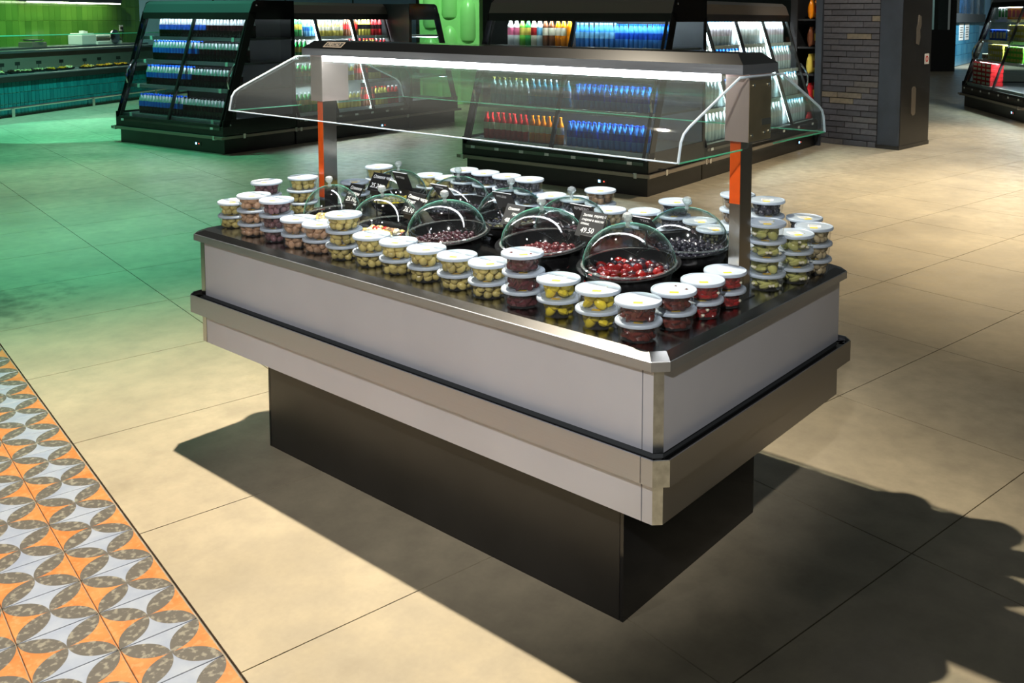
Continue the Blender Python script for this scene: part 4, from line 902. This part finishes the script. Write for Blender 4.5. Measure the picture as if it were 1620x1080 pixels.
# ------------------------------------------------------------------ service counter and green tiled wall
P0 = Vector((-14.752, 3.546, 0)); t_ = Vector((-0.51688, 0.85606, 0)); n_ = Vector((0.85606, 0.51688, 0)); sa = math.atan2(t_.y, t_.x)
# local: x along t, y = into the counter (away from camera) -> rotate so that +y = -n
sv = thing('service_counter', 'long deli service counter with teal tiled front and glass top', 'counter', P0, sa)
SX0, SX1 = -2.6, 6.6
def sbox(x0, x1, y0, y1, z0, z1, ch=0.0): return MB().box(x0, x1, y0, y1, z0, z1, ch)
sbox(SX0, SX1, 0.02, 0.30, 0.0, 0.59).build('tiled_base', 'joint_pale', sv)
sbox(SX0, SX1, 0.0, 0.03, 0.0, 0.035).build('skirting', 'black_satin', sv)
tt = MB().box(0.005, 0.0855, 0.0, 0.02, 0.005, 0.179).mesh('tile', 'tile_teal')
nt = int((SX1-SX0)/0.0905)
for i in range(nt):
    for j in range(3):
        if SX0+i*0.0905 < 5.2: link('tile', tt, sv, (SX0+i*0.0905, 0.0, 0.036+j*0.184))
MB().tube([(SX0, -0.07, 0.155), (SX1, -0.07, 0.155)], 0.022, 6).build('foot_rail', 'chrome', sv)
for x in (-1.6, 0.15, 2.2, 4.2): sbox(x, x+0.07, -0.10, 0.02, 0.0, 0.15).build('rail_bracket', 'chrome', sv)
sbox(SX0, SX1, -0.05, 0.34, 0.59, 0.68).build('dark_ledge', 'black_satin', sv)
sbox(SX0, SX1, -0.04, 0.70, 0.68, 0.70).build('display_deck', 'steel_x', sv)
sbox(SX0, SX1, 0.70, 0.78, 0.60, 1.03).build('rear_riser', 'taupe', sv)
sbox(SX0, SX1, 0.62, 0.95, 1.03, 1.07).build('rear_ledge', 'steel_x', sv)
sbox(SX0, SX1, -0.035, -0.027, 0.70, 1.36).build('glass_front', 'pane', sv)
sbox(SX0, SX1, -0.037, -0.020, 1.352, 1.366).build('glass_edge', 'glass_edge_mint', sv)
sbox(SX0, SX1, 1.55, 2.15, 0.0, 1.08).build('rear_cabinet', 'steel_x', sv)
# things standing on the service counter
def sv_at(x, y, z): return P0 + t_*x - n_*y + Vector((0, 0, z))
FOODC = {'orange': content_mat('orange_food', S(232, 150, 40), 0.3), 'cream': content_mat('cream_food', S(226, 206, 150), 0.3), 'dark': content_mat('dark_food', S(60, 44, 34), 0.4)}
rs = random.Random(5)
for i in range(26):
    x = -0.7+i*0.175; fk = ('dark', 'cream', 'orange')[rs.randrange(3)] if i < 20 else 'orange'
    t = thing('food_tray', 'small black tray of %s food, %s in the service counter glass' % ({'dark': 'dark', 'cream': 'pale', 'orange': 'orange'}[fk], (ORD+['twenty-first', 'twenty-second', 'twenty-third', 'twenty-fourth', 'twenty-fifth', 'twenty-sixth'])[i]+' from left'), 'tray', sv_at(x, 0.20+rs.uniform(0, 0.3), 0.70), sa+rs.uniform(-0.3, 0.3), 'food trays in the service counter')
    m = MB(); m.loft([[(a*0.06, b_*0.075, 0.0) for a, b_ in ((-1,-1),(1,-1),(1,1),(-1,1))], [(a*0.075, b_*0.09, 0.035) for a, b_ in ((-1,-1),(1,-1),(1,1),(-1,1))], [(a*0.068, b_*0.083, 0.035) for a, b_ in ((-1,-1),(1,-1),(1,1),(-1,1))], [(a*0.058, b_*0.073, 0.008) for a, b_ in ((-1,-1),(1,-1),(1,1),(-1,1))]])
    m.build('dish', 'black_gloss', t)
    m = MB()
    for q in range(14): m.ball((rs.uniform(-0.05, 0.05), rs.uniform(-0.06, 0.06), 0.028+rs.uniform(0, 0.03)), 0.018, 0.022, 0.014, 6, 4)
    stuff(m.build('food', [FOODC[fk]], t, True))
    if i % 3 == 0:
        MB().tube([(0.05, 0.06, 0.03), (0.06, 0.06, 0.13)], 0.005, 5).build('tag_stem', 'black_satin', t); MB().box(0.01, 0.11, 0.055, 0.062, 0.13, 0.19).build('tag', 'black_satin', t)
c1 = thing('plastic_canister', 'white plastic canister on the cabinet behind the service counter', 'canister', sv_at(4.55, 1.75, 1.08), sa)
m = MB(); m.loft([[(a*w_, b_*d_, z) for a, b_ in ((-1,-1),(1,-1),(1,1),(-1,1))] for w_, d_, z in ((0.22, 0.15, 0.0), (0.23, 0.16, 0.02), (0.23, 0.16, 0.20), (0.19, 0.13, 0.25))]); m.build('body', 'white_plastic', c1)
MB().lathe([(0.06, 0.25), (0.06, 0.30), (0.0, 0.305)], 14).build('cap', 'white_plastic', c1, True); MB().box(0.10, 0.14, -0.03, 0.03, 0.25, 0.29).build('grip', 'white_plastic', c1)
c2 = thing('food_slicer', 'low white and grey slicer machine beside the white canister', 'slicer', sv_at(5.20, 1.75, 1.08), sa)
MB().box(-0.42, 0.42, -0.2, 0.2, 0.0, 0.08, 0.02).build('base', 'white_plastic', c2); MB().box(-0.42, 0.42, -0.18, 0.2, 0.09, 0.16, 0.02).build('carriage', 'taupe', c2); MB().box(-0.40, 0.36, -0.16, 0.18, 0.17, 0.21, 0.02).build('lid', 'white_plastic', c2)
m = MB().lathe([(0.0, 0), (0.16, 0.0), (0.16, 0.02), (0.0, 0.03)], 20).build('blade_guard', 'chrome', c2, True); m.rotation_euler = (PI/2, 0, 0); m.location = (0.15, -0.2, 0.16)
c3_ = thing('kitchen_scale', 'steel scale with pan on the left of the rear cabinet', 'scale', sv_at(3.0, 1.7, 1.08), sa)
MB().box(-0.2, 0.2, -0.15, 0.15, 0, 0.10, 0.015).build('base', 'taupe', c3_); MB().lathe([(0, 0.12), (0.16, 0.12), (0.2, 0.15), (0.19, 0.15), (0.15, 0.128), (0, 0.128)], 18).build('pan', 'chrome', c3_, True); MB().tube([(0, 0, 0.10), (0, 0, 0.125)], 0.03, 8).build('stem', 'chrome', c3_)
# wall behind
gw, Lg = None, 0
ga = P0 - n_*2.25 + t_*(-3.0); gb_ = P0 - n_*2.25 + t_*7.42
A = ga; L = (gb_-ga).length
gw = structure(bpy.data.objects.new('wall_left', None)); COL.objects.link(gw); gw.location = A; gw.rotation_euler = (0, 0, sa)
MB().box(0, L, 0.012, 0.2, 0, 4.6).build('backing', 'joint_green', gw)
TW, THh = 0.176, 0.318
gt = MB().box(0.003, TW-0.003, 0.0, 0.014, 0.003, THh-0.003).mesh('tile', 'tile_green')
cnt = 0; restg = MB()
for j in range(14):
    for i in range(int(L/TW)):
        x = i*TW; z = 0.66+j*THh-0.02
        if 0.6 < z < 2.1 and x > 4.6: link('tile', gt, gw, (x, 0, z)); cnt += 1
        elif z < 4.3: restg.box(x+0.003, x+TW-0.003, 0, 0.014, z+0.003, z+THh-0.003)
stuff(restg.build('tile_field', 'tile_green', gw))
hd = thing('hood_lamp', 'dark hanging hood with light strip on the green tiled wall', 'lamp', P0 - n_*2.0 + t_*4.7 + Vector((0, 0, 1.985)), sa)
MB().box(-1.5, 1.45, -0.12, 0.12, 0.0, 0.22).build('hood', 'graphite', hd); MB().box(-1.48, 1.43, -0.10, -0.04, -0.02, 0.0).build('lamp_tube', 'led_green', hd)
so_ = thing('power_socket', 'white wall socket with black plug on green tiles', 'socket', P0 - n_*2.245 + t_*6.62 + Vector((0, 0, 1.42)), sa)
MB().box(-0.07, 0.07, -0.012, 0.0, -0.07, 0.07).build('plate', 'white_plastic', so_); MB().lathe([(0.035, 0), (0.035, 0.03), (0, 0.035)], 10).build('plug', 'black_satin', so_, True, (0, -0.012, 0)).rotation_euler = (PI/2, 0, 0)
MB().tube([(0, -0.03, 0), (0.0, -0.05, -0.12), (-0.08, -0.08, -0.28), (-0.3, -0.15, -0.38)], 0.010, 5).build('cord', 'black_satin', so_, True)

# back wall dressing: pale blue panels above the left cooler, green tiles and a steel counter further right
A, an, L = frame_pts((-20.6, 8.6), (-8.9, 33.4))
for i in range(4): MB().box(0.1+i*1.75, 1.8+i*1.75, -0.05, 0.0, 0.0, 4.6).build('blue_panel', 'wall_blue', wb)
tg = MB().box(0.003, 0.197, -0.016, 0.0, 0.003, 0.347).mesh('tile', 'tile_green')
for i in range(26):
    for j in range(5): link('tile', tg, wb, (10.6+i*0.2, 0, 0.75+j*0.35))
# green relief column between the islands
ctr = Vector((-11.14, 10.21, 0)); dirv = Vector((0.755, 0.655, 0)); ca_ = math.atan2(dirv.y, dirv.x)
M['green_resin'] = plain('green_resin', S(150, 228, 138), 0.3, vary=0.06, scale=2.0)
gc = thing('relief_column', 'bright green column with giant bottle reliefs between the two drink coolers', 'column', ctr, ca_)
MB().box(-0.58, 0.58, 0.0, 1.0, 0, 3.6).build('shaft', 'green_resin', gc)
def relief(x, z):
    m = MB(); m.lathe([(0.0, -0.80), (0.15, -0.80), (0.175, -0.74), (0.175, -0.22), (0.15, -0.08), (0.10, 0.0), (0.085, 0.02), (0.06, -0.01), (0.0, -0.02)], 20)
    o = m.build('bottle_relief', 'green_resin', gc, True, (x, 0.085, z)); return o
for x, z in ((-0.36, 2.3), (0.0, 1.52), (0.36, 1.10), (0.36, 2.05), (-0.38, 1.30), (0.0, 0.55), (-0.38, 0.35), (0.36, 0.20), (0.0, 2.5), (0.36, 3.0)): relief(x, z+0.0 if z > 0.85 else 0.85)
spot('ceiling_spot_column', (-8.9, 8.2, 4.3), (-11.1, 10.2, 1.3), 520, (0.72, 1.0, 0.72), 60, 0.8, 0.08)
spot('ceiling_spot_wall', (-16.0, 5.2, 4.4), (-18.6, 6.4, 1.2), 420, (0.85, 1.0, 0.72), 100, 0.9, 0.1)
spot('ceiling_spot_service', (-12.9, 4.6, 4.2), (-15.0, 4.6, 0.4), 1300, (0.28, 1.0, 0.78), 100, 0.9, 0.1)
spot('ceiling_spot_rightwall', (-6.0, 31.0, 4.5), (-9.0, 35.0, 1.4), 2500, (0.8, 0.95, 1.0), 110, 0.9, 0.1)
